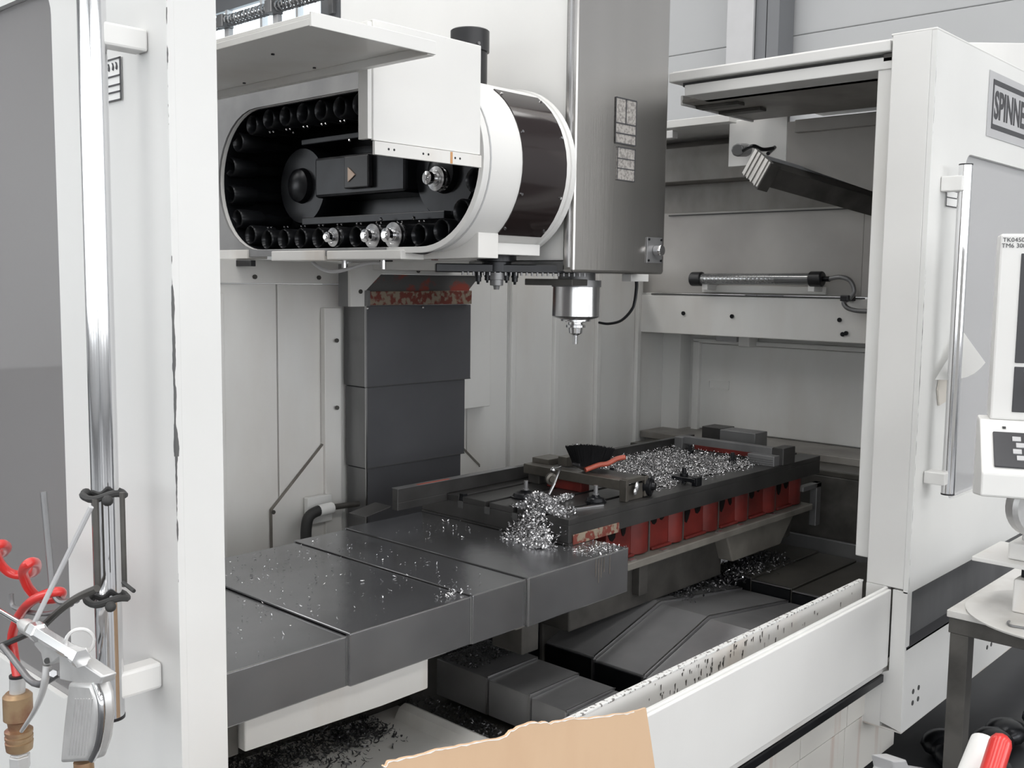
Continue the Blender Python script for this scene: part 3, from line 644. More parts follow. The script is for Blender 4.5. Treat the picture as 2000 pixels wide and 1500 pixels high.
# ---------------------------------------------------------------- cross travel covers in front of the saddle
YC = thing('narrow_way_cover', 'narrow stepped steel way cover running toward the front sill', 'way cover', (2.26, 1.9, .28))
z = .402
for i, (y0, y1) in enumerate(((2.076, 2.30), (1.904, 2.072), (1.765, 1.90), (1.40, 1.761))):
    s_ = MB().prism([(2.152+.002*i, .285), (2.152+.002*i, z), (2.385-.003*i, z+.004), (2.385-.003*i, .285)], 'y', y0, y1).obj('cover_section', STEEL2, YC, .002)
    box('rolled_edge', STEELB, s_, 2.150, 2.154, y0-.002, y0+.004, .29, z-.001, 0)
    box('lip', STEELB, s_, 2.154, 2.38, y0-.001, y0+.002, z+.001, z+.0045, 0)
    z -= .006
YW = thing('gabled_way_cover', 'wide gabled dark steel way cover running toward the front sill', 'way cover', (3.0, 1.9, .28))
ez, rz_ = .400, .500
for i, (y0, y1) in enumerate(((1.955, 2.16), (1.76, 1.951), (1.42, 1.756))):
    k = .007*i
    s_ = MB().prism([(2.52+.002*i, .27), (2.52+.002*i, ez-k), (2.885, rz_-k), (3.44, .43-k), (3.44, .27)], 'y', y0, y1).obj('cover_section', STEEL2, YW, .002)
    box('side_skirt', BLACKM, s_, 2.512, 2.5185, y0+.002, y1-.004, .27, ez-k-.006, 0)
    box('rolled_edge', STEELB, s_, 2.509, 2.522, y0-.003, y0+.004, .29, ez-k-.002, 0)
    if i < 2: MB().prism([(2.522, ez-k), (2.885, rz_-k), (3.43, .43-k), (3.43, .433-k), (2.885, rz_-k+.003), (2.522, ez-k+.003)], 'y', y0-.001, y0+.005).obj('lip', STEELB, s_)
box('inner_side', BLACKM, YW, 2.45, 2.515, 1.40, 2.6, .25, .30, 0)
box('drive_cover', BLACKM, YW, 2.14+.26, 2.50, 2.17, 2.45, .28, .55, .003)
YT = thing('flat_way_cover', 'flat dark steel way cover under the right end of the table', 'way cover', (3.8, 1.8, .28))
for i, (y0, y1) in enumerate(((1.93, 2.12), (1.76, 1.926), (1.42, 1.756))):
    zt = .470-.006*i
    s_ = box('cover_section', PANDK, YT, 3.46, 4.02, y0, y1, .27, zt, .003)
    box('side_skirt', BLACKM, s_, 3.450, 3.458, y0+.002, y1-.004, .27, zt-.006, 0)
    box('lip', STEELB, s_, 3.452, 3.463, y0+.002, y1-.002, zt-.003, zt+.001, 0)

# ---------------------------------------------------------------- front sill and lower panels
SL = thing('front_sill', 'chipped white sill panel with door track across the machine front', 'sill', (2, 1.3, .38))
box('outer_panel', WHITE, SL, .88, 3.128, 1.251, 1.262, .395, .645, .003)
box('outer_lip', WHITE, SL, .88, 3.128, 1.262, 1.272, .63, .650, .002)
box('track', DARKCAST, SL, .88, 3.128, 1.272, 1.345, .52, .54, .001)
inn = box('inner_panel', WHITE2, SL, .88, 3.128, 1.345, 1.356, .40, .655, .003)
box('worn_edge', mat('worn_edge', (.76, .76, .75), .4, nscale=90, col2=(.2, .19, .18), thr=(.55, .6)), inn, .88, 3.127, 1.343, 1.358, .652, .6575, .001)
box('lower_lip', INNER, SL, .88, 3.128, 1.268, 1.30, .366, .394, .002)
box('base_rail', BLACKM, SL, .88, 3.128, 1.262, 1.315, .338, .364, .002)
# splashes on the inner panel
rnd = random.Random(4); V = []; F = []
for k in range(70):
    x = rnd.choice((rnd.uniform(1.9, 3.05), rnd.gauss(2.35, .13), rnd.gauss(2.2, .1))); z = rnd.uniform(.60, .648); w = rnd.uniform(.001, .0035); h = rnd.uniform(.004, .018)
    b = len(V); V += [(x-w, 1.3442, z), (x+w, 1.3442, z+.002), (x+w*.6, 1.3442, z-h), (x-w*.4, 1.3442, z-h*.8)]; F.append((b, b+1, b+2, b+3))
me = bpy.data.meshes.new('oil_splashes'); off = wloc(SL); me.from_pydata([Vector(v)-off for v in V], [], F); me.materials.append(DARKCAST)
o = bpy.data.objects.new('oil_splashes', me); COL.objects.link(o); o.parent = SL; o['kind'] = 'stuff'
LP = thing('base_skirt', 'rust-streaked cream lower skirt panels under the sill', 'panel', (2.3, 1.33, 0))
STREAK = mat('streaked_cream', (.68, .66, .62), .5, nscale=14, stretch=(1, 1, .06), col2=(.50, .36, .30), thr=(.56, .72))
for a, b in ((.9, 1.9), (1.904, 2.30), (2.304, 2.69), (2.694, 3.0), (3.004, 3.4)):
    box('upper_panel', STREAK, LP, a, b, 1.32, 1.335, .212, .344, .002)
    box('lower_panel', STREAK, LP, a, b, 1.325, 1.34, .02, .206, .002)

# ---------------------------------------------------------------- right door with column, sign, window and handle
DR = thing('sliding_door', 'white right-hand machine door with window, chrome handle and name plate', 'door', (3.6, 1.28, .19))
DRM = chip_mat('chipped_door_paint', (.78, .78, .765), [(3.135-3.6, 1.20-1.28, .25, 1.55, .004, .24), (3.135-3.6, 1.20-1.28, 1.55, 2.1, .003, .14)])
loop = rrect(3.42, 5.4, .89, 2.02, .045)
MB().ring(project_rect(loop, 3.13, 5.6, .64, 2.352), loop, 'y', 1.20, 1.215).obj('door_skin', DRM, DR)
box('side_post', WHITE, DR, 3.13, 3.165, 1.2155, 1.335, .65, 2.355, .003)
box('side_post', WHITE, DR, 3.13, 3.165, 1.268, 1.335, .19, .65, .001)
MB().prism([(1.2005, .19), (1.2005, .645), (1.248, .645), (1.248, .38), (1.268, .37), (1.268, .205)], 'x', 3.13, 3.165).obj('side_post', WHITE, DR, .001)
gl = MB().box(3.40, 5.42, 1.216, 1.222, .87, 2.04).obj('window_pane', GLASS2, DR)
box('pane_reflection', GREYP, DR, 3.52, 3.72, 1.235, 1.24, .95, 1.80, 0)  # grey sheet added behind the pane to paint a darker reflection
box('recess_band', SIDESTEEL, DR, 3.14, 5.6, 1.235, 1.25, .46, .64, 0)
box('recess_band', DARKGP, DR, 3.14, 5.6, 1.2, 1.236, .455, .465, 0)
box('foot_panel', WHITE, DR, 3.134, 5.6, 1.20, 1.215, .187, .464, .003)
box('foot_return', WHITE2, DR, 3.134, 5.6, 1.2, 1.33, .183, .19, .002)
for x0 in (3.215, 3.92):
    for dx in (0, .045):
        for zz in (.262, .30): MB().cyl((x0+dx, 1.201, zz), (x0+dx, 1.1985, zz), .0085, n=12).obj('hole', SEAM, DR)
box('top_rail', WHITE, DR, 3.13, 5.6, 1.2, 1.34, 2.352, 2.36, .003)
box('door_seal', INNER, DR, 3.165, 3.18, 1.338, 1.392, .72, 2.29, .004)
MB().box(3.16, 3.2, 1.345, 1.375, 2.285, 2.31).obj('seal_clip', DARKCAST, DR, .002)
hd = MB().cyl((3.253, 1.14, .951), (3.253, 1.14, 1.965), .020, n=32).obj('door_handle', CHROME, DR, .001, smooth=True)
box('bracket', WHITE, hd, 3.215, 3.262, 1.135, 1.199, 1.886, 1.931, .003); box('bracket', WHITE, hd, 3.203, 3.262, 1.135, 1.199, .982, 1.02, .003)
MB().cyl((3.253, 1.14, .947), (3.253, 1.14, .952), .0205, n=32).cyl((3.253, 1.14, 1.964), (3.253, 1.14, 1.968), .0205, n=32).obj('end_cap', BLACK, hd)
sg = MB().box(3.588, 4.20, 1.197, 1.1995, 2.094, 2.306).obj('name_plate', GREYP, DR, label='light grey name plate with dark lettering')
MB().ring(project_rect(rrect(3.635, 4.15, 2.138, 2.266, .002, 1), 3.625, 4.165, 2.122, 2.282), rrect(3.635, 4.15, 2.138, 2.266, .002, 1), 'y', 1.1955, 1.1968).obj('plate_border', DARKGP, sg)
text('lettering', 'SPINNER', .125, DARKGP, sg, (3.645, 1.1965, 2.160), PI/2, 0, .0006, .78, off=.0035)
lb = MB().box(3.26, 3.36, 1.197, 1.1985, 1.845, 1.915).obj('warning_label', PAPER, DR)
for zz in (1.915, 1.893, 1.872, 1.845): box('label_line', DARKGP, lb, 3.26, 3.36, 1.196, 1.1968, zz-.0015, zz+.0015, 0)
box('label_line', DARKGP, lb, 3.259, 3.264, 1.196, 1.1968, 1.845, 1.915, 0)
# curling white sheet hung behind the handle
pv = [(3.390,1.165,1.450), (3.471,1.120,1.353), (3.352,1.150,1.334), (3.212,1.180,1.308)]
o = MB(); 
N1 = 8
rows = []
for i in range(N1+1):
    t_ = i/N1; L_ = Vector(pv[0]).lerp(Vector((3.217,1.185,1.308)), t_); R_ = Vector(pv[0]).lerp(Vector((3.440,1.110,1.355)), t_)
    rows.append([o.bm.verts.new(L_.lerp(R_, j/6)+Vector((0, -.02*math.sin(PI*j/6)*t_, -.018*t_*math.sin(PI*j/6)))) for j in range(7)])
for i in range(N1):
    for j in range(6):
        try: o.bm.faces.new((rows[i][j], rows[i][j+1], rows[i+1][j+1], rows[i+1][j]))
        except Exception: pass
bmesh.ops.solidify(o.bm, geom=o.bm.faces[:], thickness=.0008)
po = o.obj('paper_sheet', PAPER, None, smooth=True); tag(po, 'white triangular paper sheet curling out behind the right door handle', 'paper')
o = MB().prism([(3.285, 1.315), (3.36, 1.325), (3.40, 1.33), (3.38, 1.235), (3.29, 1.22), (3.272, 1.27)], 'y', 1.193, 1.1985).obj('torn_sticker', mat('old_sticker', (.70, .66, .60), .6), None)
tag(o, 'torn beige sticker scrap on the right door below the paper', 'sticker')
MB().box(3.355, 3.372, 1.180, 1.1985, 1.29, 1.325).obj('lock_slot', BLACK, DR, .002)

# electrical roof box rising behind the door
t = MB().prism([(3.36, 2.365), (3.60, 2.43), (5.5, 2.75), (5.5, 2.365)], 'y', 1.42, 1.9).obj('roof_housing', WHITE, None, .004)
tag(t, 'bright white sloping housing on the machine roof behind the name plate', 'housing')

# ---------------------------------------------------------------- left door
DL = thing('sliding_door', 'white left machine door with chipped corner and dusty window greyed by a painted reflection', 'door', (.84, 2.3, .02))
DLM = chip_mat('chipped_left_door_paint', (.74, .74, .73), [(.80-.84, 1.45-2.3, 1.30, 1.62, .0065, .36), (.80-.84, 1.45-2.3, 1.62, 1.80, .004, .05), (.80-.84, 1.45-2.3, 1.80, 2.2, .0075, .26), (.80-.84, 1.45-2.3, 1.10, 1.30, .006, .2), (.884-.84, 1.45-2.3, .3, 2.2, .003, .12)])
loop = rrect(1.846, 3.3, .80, 2.10, .05)
MB().ring(project_rect(loop, 1.45, 3.5, .05, 2.45), loop, 'x', .80, .812).obj('door_skin', DLM, DL)
box('edge_face', DLM, DL, .8121, .883, 1.45, 1.462, .05, 2.45, 0)
box('inner_skin', WHITE, DL, .871, .883, 1.4625, 1.84, .05, 2.45, 0)
box('window_pane', GLASS, DL, .8125, .818, 1.83, 3.32, .78, 2.12, 0)
hl = MB().cyl((.72, 1.523, .905), (.72, 1.523, 2.02), .0205, n=40).obj('door_handle', CHROME, DL, .001, smooth=True)
box('bracket', WHITE, hl, .715, .799, 1.505, 1.541, 1.940, 1.974, .004); box('bracket', WHITE, hl, .715, .799, 1.505, 1.541, .932, .975, .005)
MB().cyl((.72, 1.523, .901), (.72, 1.523, .906), .0212, n=40).obj('end_cap', BLACK, hl)
lb = MB().box(.798, .7992, 1.592, 1.66, 1.878, 1.945).obj('warning_label', PAPER, DL, label='black and white pictogram label')
for zz in (1.944, 1.917, 1.903, 1.892, 1.879): box('label_line', DARKGP, lb, .7965, .7975, 1.592, 1.66, zz-.0012, zz+.0012, 0)
box('label_line', DARKGP, lb, .7965, .7975, 1.590, 1.5945, 1.878, 1.945, 0)
for yy in (1.604, 1.616, 1.63): MB().prism([(yy, 1.926), (yy+.004, 1.928), (yy+.002, 1.934), (yy+.005, 1.939), (yy+.001, 1.938), (yy-.002, 1.931)], 'x', .7965, .7975).obj('pictogram', DARKGP, lb)

# ---------------------------------------------------------------- lamps inside
TL = thing('tube_lamp', 'clear tubular machine lamp with black end caps on the side wall', 'lamp', (4.230,2.383,1.618))
e0 = Vector((4.220,2.689,1.616)); e1 = Vector((4.220,2.077,1.621)); dz = (e1.z-e0.z)
def lp(t_): return e0.lerp(e1, t_)
MB().cyl(lp(0), lp(1), .026, n=28).obj('glass_tube', TUBEGL, TL, smooth=True)
for k in range(17):
    c = lp(.05+k*.035); MB().lathe(c, (e1-e0), [(0, .017), (.006, .021), (.012, .017)], 12).obj('reflector_cell', CHROME, TL, smooth=True)
MB().cyl(lp(.66), lp(.95), .0235, n=28).obj('ballast_sleeve', SIDESTEEL, TL, smooth=True)
MB().cyl(lp(.02), lp(.66), .012, n=10).obj('reflector', ALU, TL)
for a, b in ((-.07, .03), (.93, 1.03)): MB().cyl(lp(a), lp(b), .034, n=24).obj('end_cap', BLACK, TL, .006, smooth=True)
for a in (.03, .92): MB().box(4.215, 4.31, lp(a).y-.03, lp(a).y+.0, 1.565, 1.595).obj('clip', WHITE, TL, .002)
box('mounting_plate', INNER, TL, 4.295, 4.309, 2.08, 2.72, 1.553, 1.587, .001)
MB().cyl(lp(1.03), lp(1.08), .012, n=12).obj('cable_gland', BLACKM, TL)
MB().tube(curve([lp(1.07), (4.220,1.983,1.630), (4.220,1.936,1.616), (4.220,1.915,1.572), (4.220,1.932,1.541), (4.220,1.959,1.523), (4.220,1.942,1.499), (4.220,1.895,1.487), (4.220,1.828,1.487)]), .010, 10).obj('lamp_cable', SIDESTEEL, TL, smooth=True)
q = (4.210,1.946,1.539); MB().box(4.19, 4.27, q[1]-.018, q[1]+.018, q[2]-.012, q[2]+.014).obj('cable_clamp', BLACK, TL, .004)
# aluminium flood lamp slung under the gusset
FL = thing('flood_lamp', 'aluminium box flood lamp tilted on the white carrier plate', 'lamp', (3.700,2.107,2.052))
c0 = Vector((3.620,2.061,2.047)); c1 = Vector((4.250,1.830,1.938))
ax = (c1-c0).normalized(); up = Vector((0, 0, 1)); sd = ax.cross(up).normalized(); up = sd.cross(ax).normalized()
Rm = Matrix((sd, up, ax)).transposed(); rl = Matrix.Rotation(math.radians(-32), 3, 'Z')
def lampbox(name, m, u0, u1, v0, v1, w0, w1, bev=.002):
    b = MB().box(u0, u1, v0, v1, w0, w1); 
    for v in b.bm.verts: v.co = c0+Rm @ (rl @ v.co)
    return b.obj(name, m, FL, bev)
lampbox('end_cap', ALU, -.062, .062, -.055, .055, -.004, .012)
for u in (-.045, -.02, .01, .04): lampbox('fin', ALU, u, u+.008, -.0555, .0555, -.008, -.003, .001)
lampbox('body', DARKCAST, -.05, .035, -.05, .03, .012, .78)
lampbox('lens', GREYP, -.064, -.058, -.04, .04, .03, .76, .001)
lampbox('trim', DARKCAST, .04, .066, -.062, .05, .0, .05)
MB().tube(curve([(3.750,2.199,2.137), (3.720,2.140,2.147), (3.750,2.111,2.134), (3.800,2.093,2.142)]), .008, 8).obj('cable_loop', BLACKM, FL, smooth=True)
MB().cyl((3.750,2.227,2.141), (3.880,2.261,2.156), .028, n=8).obj('knuckle', SIDESTEEL, FL, .006)
MB().cyl((3.800,2.115,2.123), (3.880,2.130,2.157), .008, n=8).obj('lever', BLACKM, FL)
for (a, b) in (((3.900,2.239,2.057), (3.900,2.223,2.030)),): MB().cyl(a, b, .01, n=8).obj('stud', BLACKM, FL)

# ---------------------------------------------------------------- things on the table
TZ = .9005
# setting fixture: bar across the slots with end frame, knob and lever
FX = thing('bar_fixture', 'long worn steel bar fixture lying across the table slots', 'fixture', (2.62, 2.15, TZ))
def ybox(name, m, y0, y1, x0, x1, z0, z1, bev=.002, par=None): return MB().box(x0, x1, y0, y1, z0, z1).obj(name, m, par or FX, bev)
ybox('bar', BARM, 1.93, 2.345, 2.60, 2.645, .935, .968)
ybox('bar', TABLE, 1.93, 2.25, 2.645, 2.72, .958, .969)
ybox('cross_block', BARM, 2.27, 2.345, 2.645, 2.74, .945, .985)
ybox('cross_block', BARM, 2.20, 2.24, 2.66, 2.72, .965, 1.0)
ybox('red_block', RED, 2.10, 2.25, 2.615, 2.66, TZ, .935)
ybox('rear_leg', DARKCAST, 2.29, 2.34, 2.62, 2.70, TZ, .935)
fr = MB(); fr.box(2.60, 2.72, 1.905, 1.93, .958, .972).box(2.598, 2.612, 1.902, 1.93, TZ, .972).box(2.70, 2.72, 1.902, 1.93, .905, .972).box(2.612, 2.70, 1.91, 1.93, TZ, .95)
fr.obj('end_frame', BARM, FX, .002)
MB().lathe((2.725, 1.93, .935), (.35, -1, 0), [(0, .034), (.03, .034), (.032, .026), (.034, .024), (.034, .014), (.044, .012)], 26).obj('end_knob', BLACKM, FX, smooth=True)
MB().ball((2.65, 1.898, .945), .012, (1, .5, 1.4)).ball((2.64, 1.897, .93), .010, (1, .5, 1.2)).obj('drip', CHIPB, FX, smooth=True)
q = Vector((2.552,2.170,0.975)); MB().ball(q, .010).obj('lever_ball', BRIGHT, FX, smooth=True)
MB().lathe(Vector((2.558,2.185,0.943)), (-.5, -1, 0), [(0, .020), (.012, .020), (.014, .012), (.02, .01)], 20).obj('lever_hub', BARM, FX, smooth=True)
MB().tube([(2.554,2.165,0.981), (2.582,2.160,0.985), (2.550,2.150,0.957), (2.538,2.150,0.935)], .0035, 8).tube([(2.538,2.150,0.935), (2.510,2.150,0.901)], .005, 8).obj('lever', STEELB, FX, smooth=True)
def clampdisc(x, y, r, label):
    t = thing('clamping_washer', label, 'clamp', (x, y, TZ), 'round clamps by the bar fixture')
    MB().lathe((x, y, TZ), (0, 0, 1), [(0, r*1.15), (.004, r*1.15), (.005, r), (.014, r*.9), (.018, r*.5), (.024, r*.35)], 28).obj('disc', BLACKM, t, smooth=True)
    MB().lathe((x, y, TZ+.022), (0, 0, 1), [(0, .010), (.006, .010), (.007, .007), (.032, .007)], 14).obj('stud', SIDESTEEL, t, smooth=True)
clampdisc(2.535, 1.975, .030, 'round black clamp disc with stud before the bar fixture, near table front')
clampdisc(2.43, 2.18, .042, 'larger round black clamp disc with stud before the bar fixture lever')
o = MB().prism([(2.395, 1.955), (2.405, 1.96), (2.52, 1.93), (2.51, 1.922)], 'z', TZ, TZ+.004).obj('bent_shim', STEELB, None); tag(o, 'thin bright bent shim strip beside the front clamp disc', 'strip')
# brush
BR = thing('hand_brush', 'black bristle hand brush with red handle lying on the bar fixture', 'brush', (2.655,2.100,0.968))
yb = 2.08
b0 = Vector((2.611,2.080,0.980)); b1 = Vector((2.745,2.020,1.014))
MB().tube(curve([b0, b0.lerp(b1, .35)+Vector((0, 0, .002)), b0.lerp(b1, .55)-Vector((0, 0, .003)), b0.lerp(b1, .8)+Vector((0, 0, .003)), b1]), .0085, 12).obj('handle', REDP, BR, smooth=True)
MB().prism([(2.584,2.100,0.994)[::2], (2.641,2.100,0.970)[::2], (2.744,2.100,0.981)[::2], (2.738,2.100,0.994)[::2], (2.586,2.100,1.004)[::2]], 'y', 2.085, 2.115).obj('brush_stock', BLACK, BR, .002)
rnd = random.Random(3); V = []; F = []
pa = Vector((2.595,2.100,0.991)); pb = Vector((2.738,2.100,0.991)); qa = Vector((2.561,2.100,1.065)); qb = Vector((2.770,2.100,1.035))
for k in range(4000):
    u = rnd.random(); w = rnd.uniform(-.018, .018); a = pa.lerp(pb, u)+Vector((0, w, 0)); t_ = qa.lerp(qb, u)+Vector((rnd.gauss(0, .004), w*1.4+rnd.gauss(0, .004), rnd.gauss(0, .003)-.012*abs(u-.5)))
    b = len(V); e = Vector((.0007, -.0007, 0)); V += [a-e, a+e, t_+e*.6, t_-e*.6]; F.append((b, b+1, b+2, b+3))
off = wloc(BR); me = bpy.data.meshes.new('bristles'); me.from_pydata([v-off for v in V], [], F); me.materials.append(BRISTLE)
o = bpy.data.objects.new('bristles', me); COL.objects.link(o); o.parent = BR; o['kind'] = 'stuff'
MB().ball((2.578,2.090,1.068), .004).obj('ferrule_tip', CHROME, BR)
# far fixture with red strip
FF = thing('end_stop_fixture', 'steel straightedge fixture with red strip across the far table end', 'fixture', (3.56, 2.1, TZ))
def fbox(name, m, y0, y1, x0, x1, z0, z1, bev=.002, label=None): return MB().box(x0, x1, y0, y1, z0, z1).obj(name, m, FF, bev, label=label)
fbox('upper_bar', SIDESTEEL, 1.92, 2.33, 3.565, 3.60, .935, .965)
fbox('red_strip', RED, 1.945, 2.27, 3.563, 3.60, .918, .936, .001, 'strip with worn red paint')
fbox('lower_bar', TABLE, 1.93, 2.33, 3.57, 3.60, TZ, .919)
fbox('end_block', SIDESTEEL, 1.885, 2.0, 3.52, 3.565, TZ, .94, .002)
fbox('end_block', TABLE, 1.87, 1.918, 3.565, 3.66, TZ, .968, .003)
fbox('end_block', SIDESTEEL, 2.32, 2.36, 3.55, 3.62, TZ, .962, .003)
for zz in (.908, .916, .924): box('groove', SEAM, FF, 3.5185, 3.5205, 1.89, 1.995, zz, zz+.002, 0)
for (y0, y1, x0, x1, z1, lab) in ((2.26, 2.36, 3.76, 3.86, .985, 'dark steel block behind the far fixture, the one nearer the back wall'), (2.07, 2.235, 3.70, 3.80, .990, 'grey milled steel block behind the far fixture, the one nearer the front')):
    o = MB().box(x0, x1, y0, y1, TZ, z1).obj('steel_block', SIDESTEEL if y0 < 2.2 else TABLE, None, .002); tag(o, lab, 'block')
# small step clamp among the chips
CL = thing('step_clamp', 'small black step clamp with stud among the bright chips', 'clamp', (3.0, 1.94, TZ))
MB().box(2.975, 3.02, 1.89, 1.985, TZ+.012, TZ+.026).obj('strap', BLACKM, CL, .002)
MB().box(2.98, 3.015, 1.885, 1.905, TZ, TZ+.03).obj('heel', BLACKM, CL, .002)
MB().lathe((3.0, 1.95, TZ), (0, 0, 1), [(0, .008), (.026, .008), (.027, .015), (.036, .015), (.037, .008), (.055, .008)], 12).obj('stud', BLACKM, CL, smooth=True)
for (x, y, lab) in ((3.46, 2.03, 'dark hex nut and stud near the red strip'), (3.50, 2.25, 'dark stud clamp in the chips near the rear rail'), (2.86, 2.16, 'dark nut with stud behind the bar fixture')):
    t = thing('stud_clamp', lab, 'clamp', (x, y, TZ)); MB().lathe((x, y, TZ), (0, 0, 1), [(0, .022), (.008, .022), (.009, .015), (.022, .015), (.023, .008), (.045, .008)], 6).obj('nut', BLACKM, t)
for (x, y, lab) in ((2.31, 1.975, 'small black nut in the front table slot at the near table end'), (2.50, 1.975, 'small black nut in the front slot beside the front clamp disc'), (2.29, 2.335, 'small black nut in the rear slot by the rear rail'), (2.54, 2.095, 'small black nut between the two clamp discs')):
    o = MB().box(x, x+.02, y-.009, y+.009, .884, .908).obj('slot_nut', BLACKM, None, .001)
    tag(o, lab, 'nut', 'nuts in the table slots')

# ---------------------------------------------------------------- chips
rnd = random.Random(11)
pts = []
for k in range(16000):
    x = rnd.uniform(2.74, 3.70); y = rnd.uniform(1.925, 2.385)
    f = min(1, (x-2.72)/.12)*min(1, (3.72-x)/.08)*min(1, (y-1.92)/.05)
    if 2.59 < x < 2.76 and y < 2.35 or rnd.random() > f: continue
    pts.append((x, y, TZ+.002+rnd.random()**2*.022*f))
chips('chip_bed', CHIPB, pts, .0075, 'bright silver chips spread over the right half of the table', 'metal chips', seed=5)
pts = []
for k in range(4200):
    a = rnd.gauss(0, .036); b = rnd.gauss(0, .034); h = max(.004, .062*math.exp(-(a*a+b*b)/.0026))
    pts.append((2.30+a, 2.01+b*1.1, TZ+rnd.random()*h if 2.30+a > 2.287 else .821+rnd.random()*(h+.05*max(0, 1-abs(2.287-2.30-a)/.05))))
for k in range(600):
    t_ = rnd.random(); pts.append((2.33+t_*.2+rnd.gauss(0, .01), 2.03+t_*.05+rnd.gauss(0, .012), TZ+rnd.random()*.01))
for k in range(1000):
    t_ = rnd.random(); pts.append((2.21+t_*.07+rnd.gauss(0, .014), 1.93+t_*.06+rnd.gauss(0, .02), .823+rnd.random()*.05*t_))
chips('chip_nest', CHIPB, pts, .0130, 'tangled silver chip nest spilling off the near table corner', 'metal chips', curl=1.8, seed=6)
pts = []
for k in range(620):
    x = rnd.uniform(.95, 1.9); y = rnd.uniform(1.80, 2.47)
    if rnd.random() < .35+.65*(y-1.8)/.7: pts.append((x, y, .810 if x < 1.38 else .8165 if x < 1.765 else .8205))
for k in range(60): pts.append((rnd.uniform(2.24, 2.40), rnd.uniform(1.75, 1.87), .8225))
for k in range(260): pts.append((rnd.uniform(2.24, 2.40), rnd.gauss(1.80, .03), .823))
for k in range(60): pts.append((rnd.gauss(1.73, .03), rnd.gauss(1.80, .012), .815+rnd.random()*.008))
for k in range(60): pts.append((rnd.uniform(2.02, 2.26), rnd.gauss(2.3, .06), .823))
chips('loose_chips', CHIPB, pts, .0072, 'scattered bright chips on top of the telescoping covers', 'metal chips', curl=.8, seed=8)
pts = []
for k in range(4200):
    x = rnd.uniform(1.1, 1.90); y = rnd.gauss(2.27, .06+.02*math.sin(x*20)); 
    if rnd.random() > .75: x = rnd.uniform(1.15, 1.62); y = 1.98+.5*(1.62-x)*.3+rnd.gauss(0, .045)
    gz = .31-.045*(x-.93)/.97
    if y > 1.4: pts.append((x, y, gz+.003+rnd.random()*.02))
for k in range(500): pts.append((rnd.uniform(2.05, 2.14), rnd.gauss(2.1, .15), .262+rnd.random()*.02))
chips('dark_swarf', CHIPD, pts, .015, 'dark swarf heaped on the pan under the bed', 'metal chips', curl=.8, seed=9)
pts = []
for k in range(700): pts.append((rnd.uniform(2.16, 2.36), rnd.uniform(2.15, 2.30), .404+rnd.random()*.012))
pass
chips('dark_swarf', CHIPD, pts, .010, 'dark swarf on the rear of the narrow way cover', 'metal chips', seed=10)
pts = []
for k in range(1500): pts.append((rnd.uniform(3.0, 3.8), 2.02+rnd.gauss(0, .05), .472+rnd.random()*.02))
chips('dark_swarf', CHIPD, pts, .016, 'dark swarf under the table saddle behind the flat cover', 'metal chips', seed=12)
pts = []
for k in range(420): pts.append((rnd.gauss(3.55, .10), rnd.gauss(1.99, .035), .474+rnd.random()*.015))
for k in range(60): pts.append((rnd.uniform(2.55, 3.4), rnd.uniform(1.5, 2.0), .52)) if 0 else None
chips('loose_chips', CHIPB, pts, .012, 'bright chips on the rear edge of the flat way cover', 'metal chips', seed=13)
pts = [(rnd.gauss(2.0, .025), rnd.gauss(1.62, .04), .262+rnd.random()*.012) for k in range(200)]
chips('loose_chips', CHIPB, pts, .012, 'few bright chips at the foot of the cream ridge', 'metal chips', seed=14)

# ---------------------------------------------------------------- cardboard in the foreground
top = [(0.840,1.000,0.956), (0.850,1.000,0.961), (0.886,1.000,0.955), (0.934,1.000,0.947), (0.963,1.000,0.944), (1.015,1.000,0.932), (1.074,1.000,0.922), (1.097,1.000,0.926), (1.138,1.000,0.923), (1.180,1.000,0.909), (1.224,1.000,0.901), (1.291,1.000,0.882), (1.362,1.000,0.866), (1.414,1.000,0.856), (1.440,1.000,0.853), (1.459,1.000,0.784), (1.474,1.000,0.726)]
rnd = random.Random(2); T2 = []
for a, b in zip(top[:-4], top[1:-3]):
    for k in range(5):
        u = k/5; T2.append((a[0]+(b[0]-a[0])*u, a[2]+(b[2]-a[2])*u+rnd.uniform(-.0018, .0018)))
T2 += [(p[0], p[2]) for p in top[-4:]]
T2 += [(1.50, .45), (.90, .45), (.88, .92)]
cb = MB().prism(T2, 'y', 1.0, 1.004).obj('cardboard_sheet', CARD, None); tag(cb, 'torn brown cardboard piece leaning before the sill', 'cardboard')
up = T2[:-7]
strip = [(a, b-.0005) for a, b in up]+[(a, b-.0008-.0018*abs(math.sin(i*1.7))*(1 if i % 3 else .3)) for i, (a, b) in reversed(list(enumerate(up)))]
MB().prism(strip, 'y', .9992, .9999).obj('torn_edge', PAPER, cb, label='pale torn paper fibres on the edge')
# stand of the sheet: it leans in a grey parts bin
bn = thing('parts_bin', 'grey bin holding the cardboard sheet', 'bin', (1.1, 1.0, 0))
box('body', SIDESTEEL, bn, .8, 1.45, .99, 1.02, 0, .45, .003)

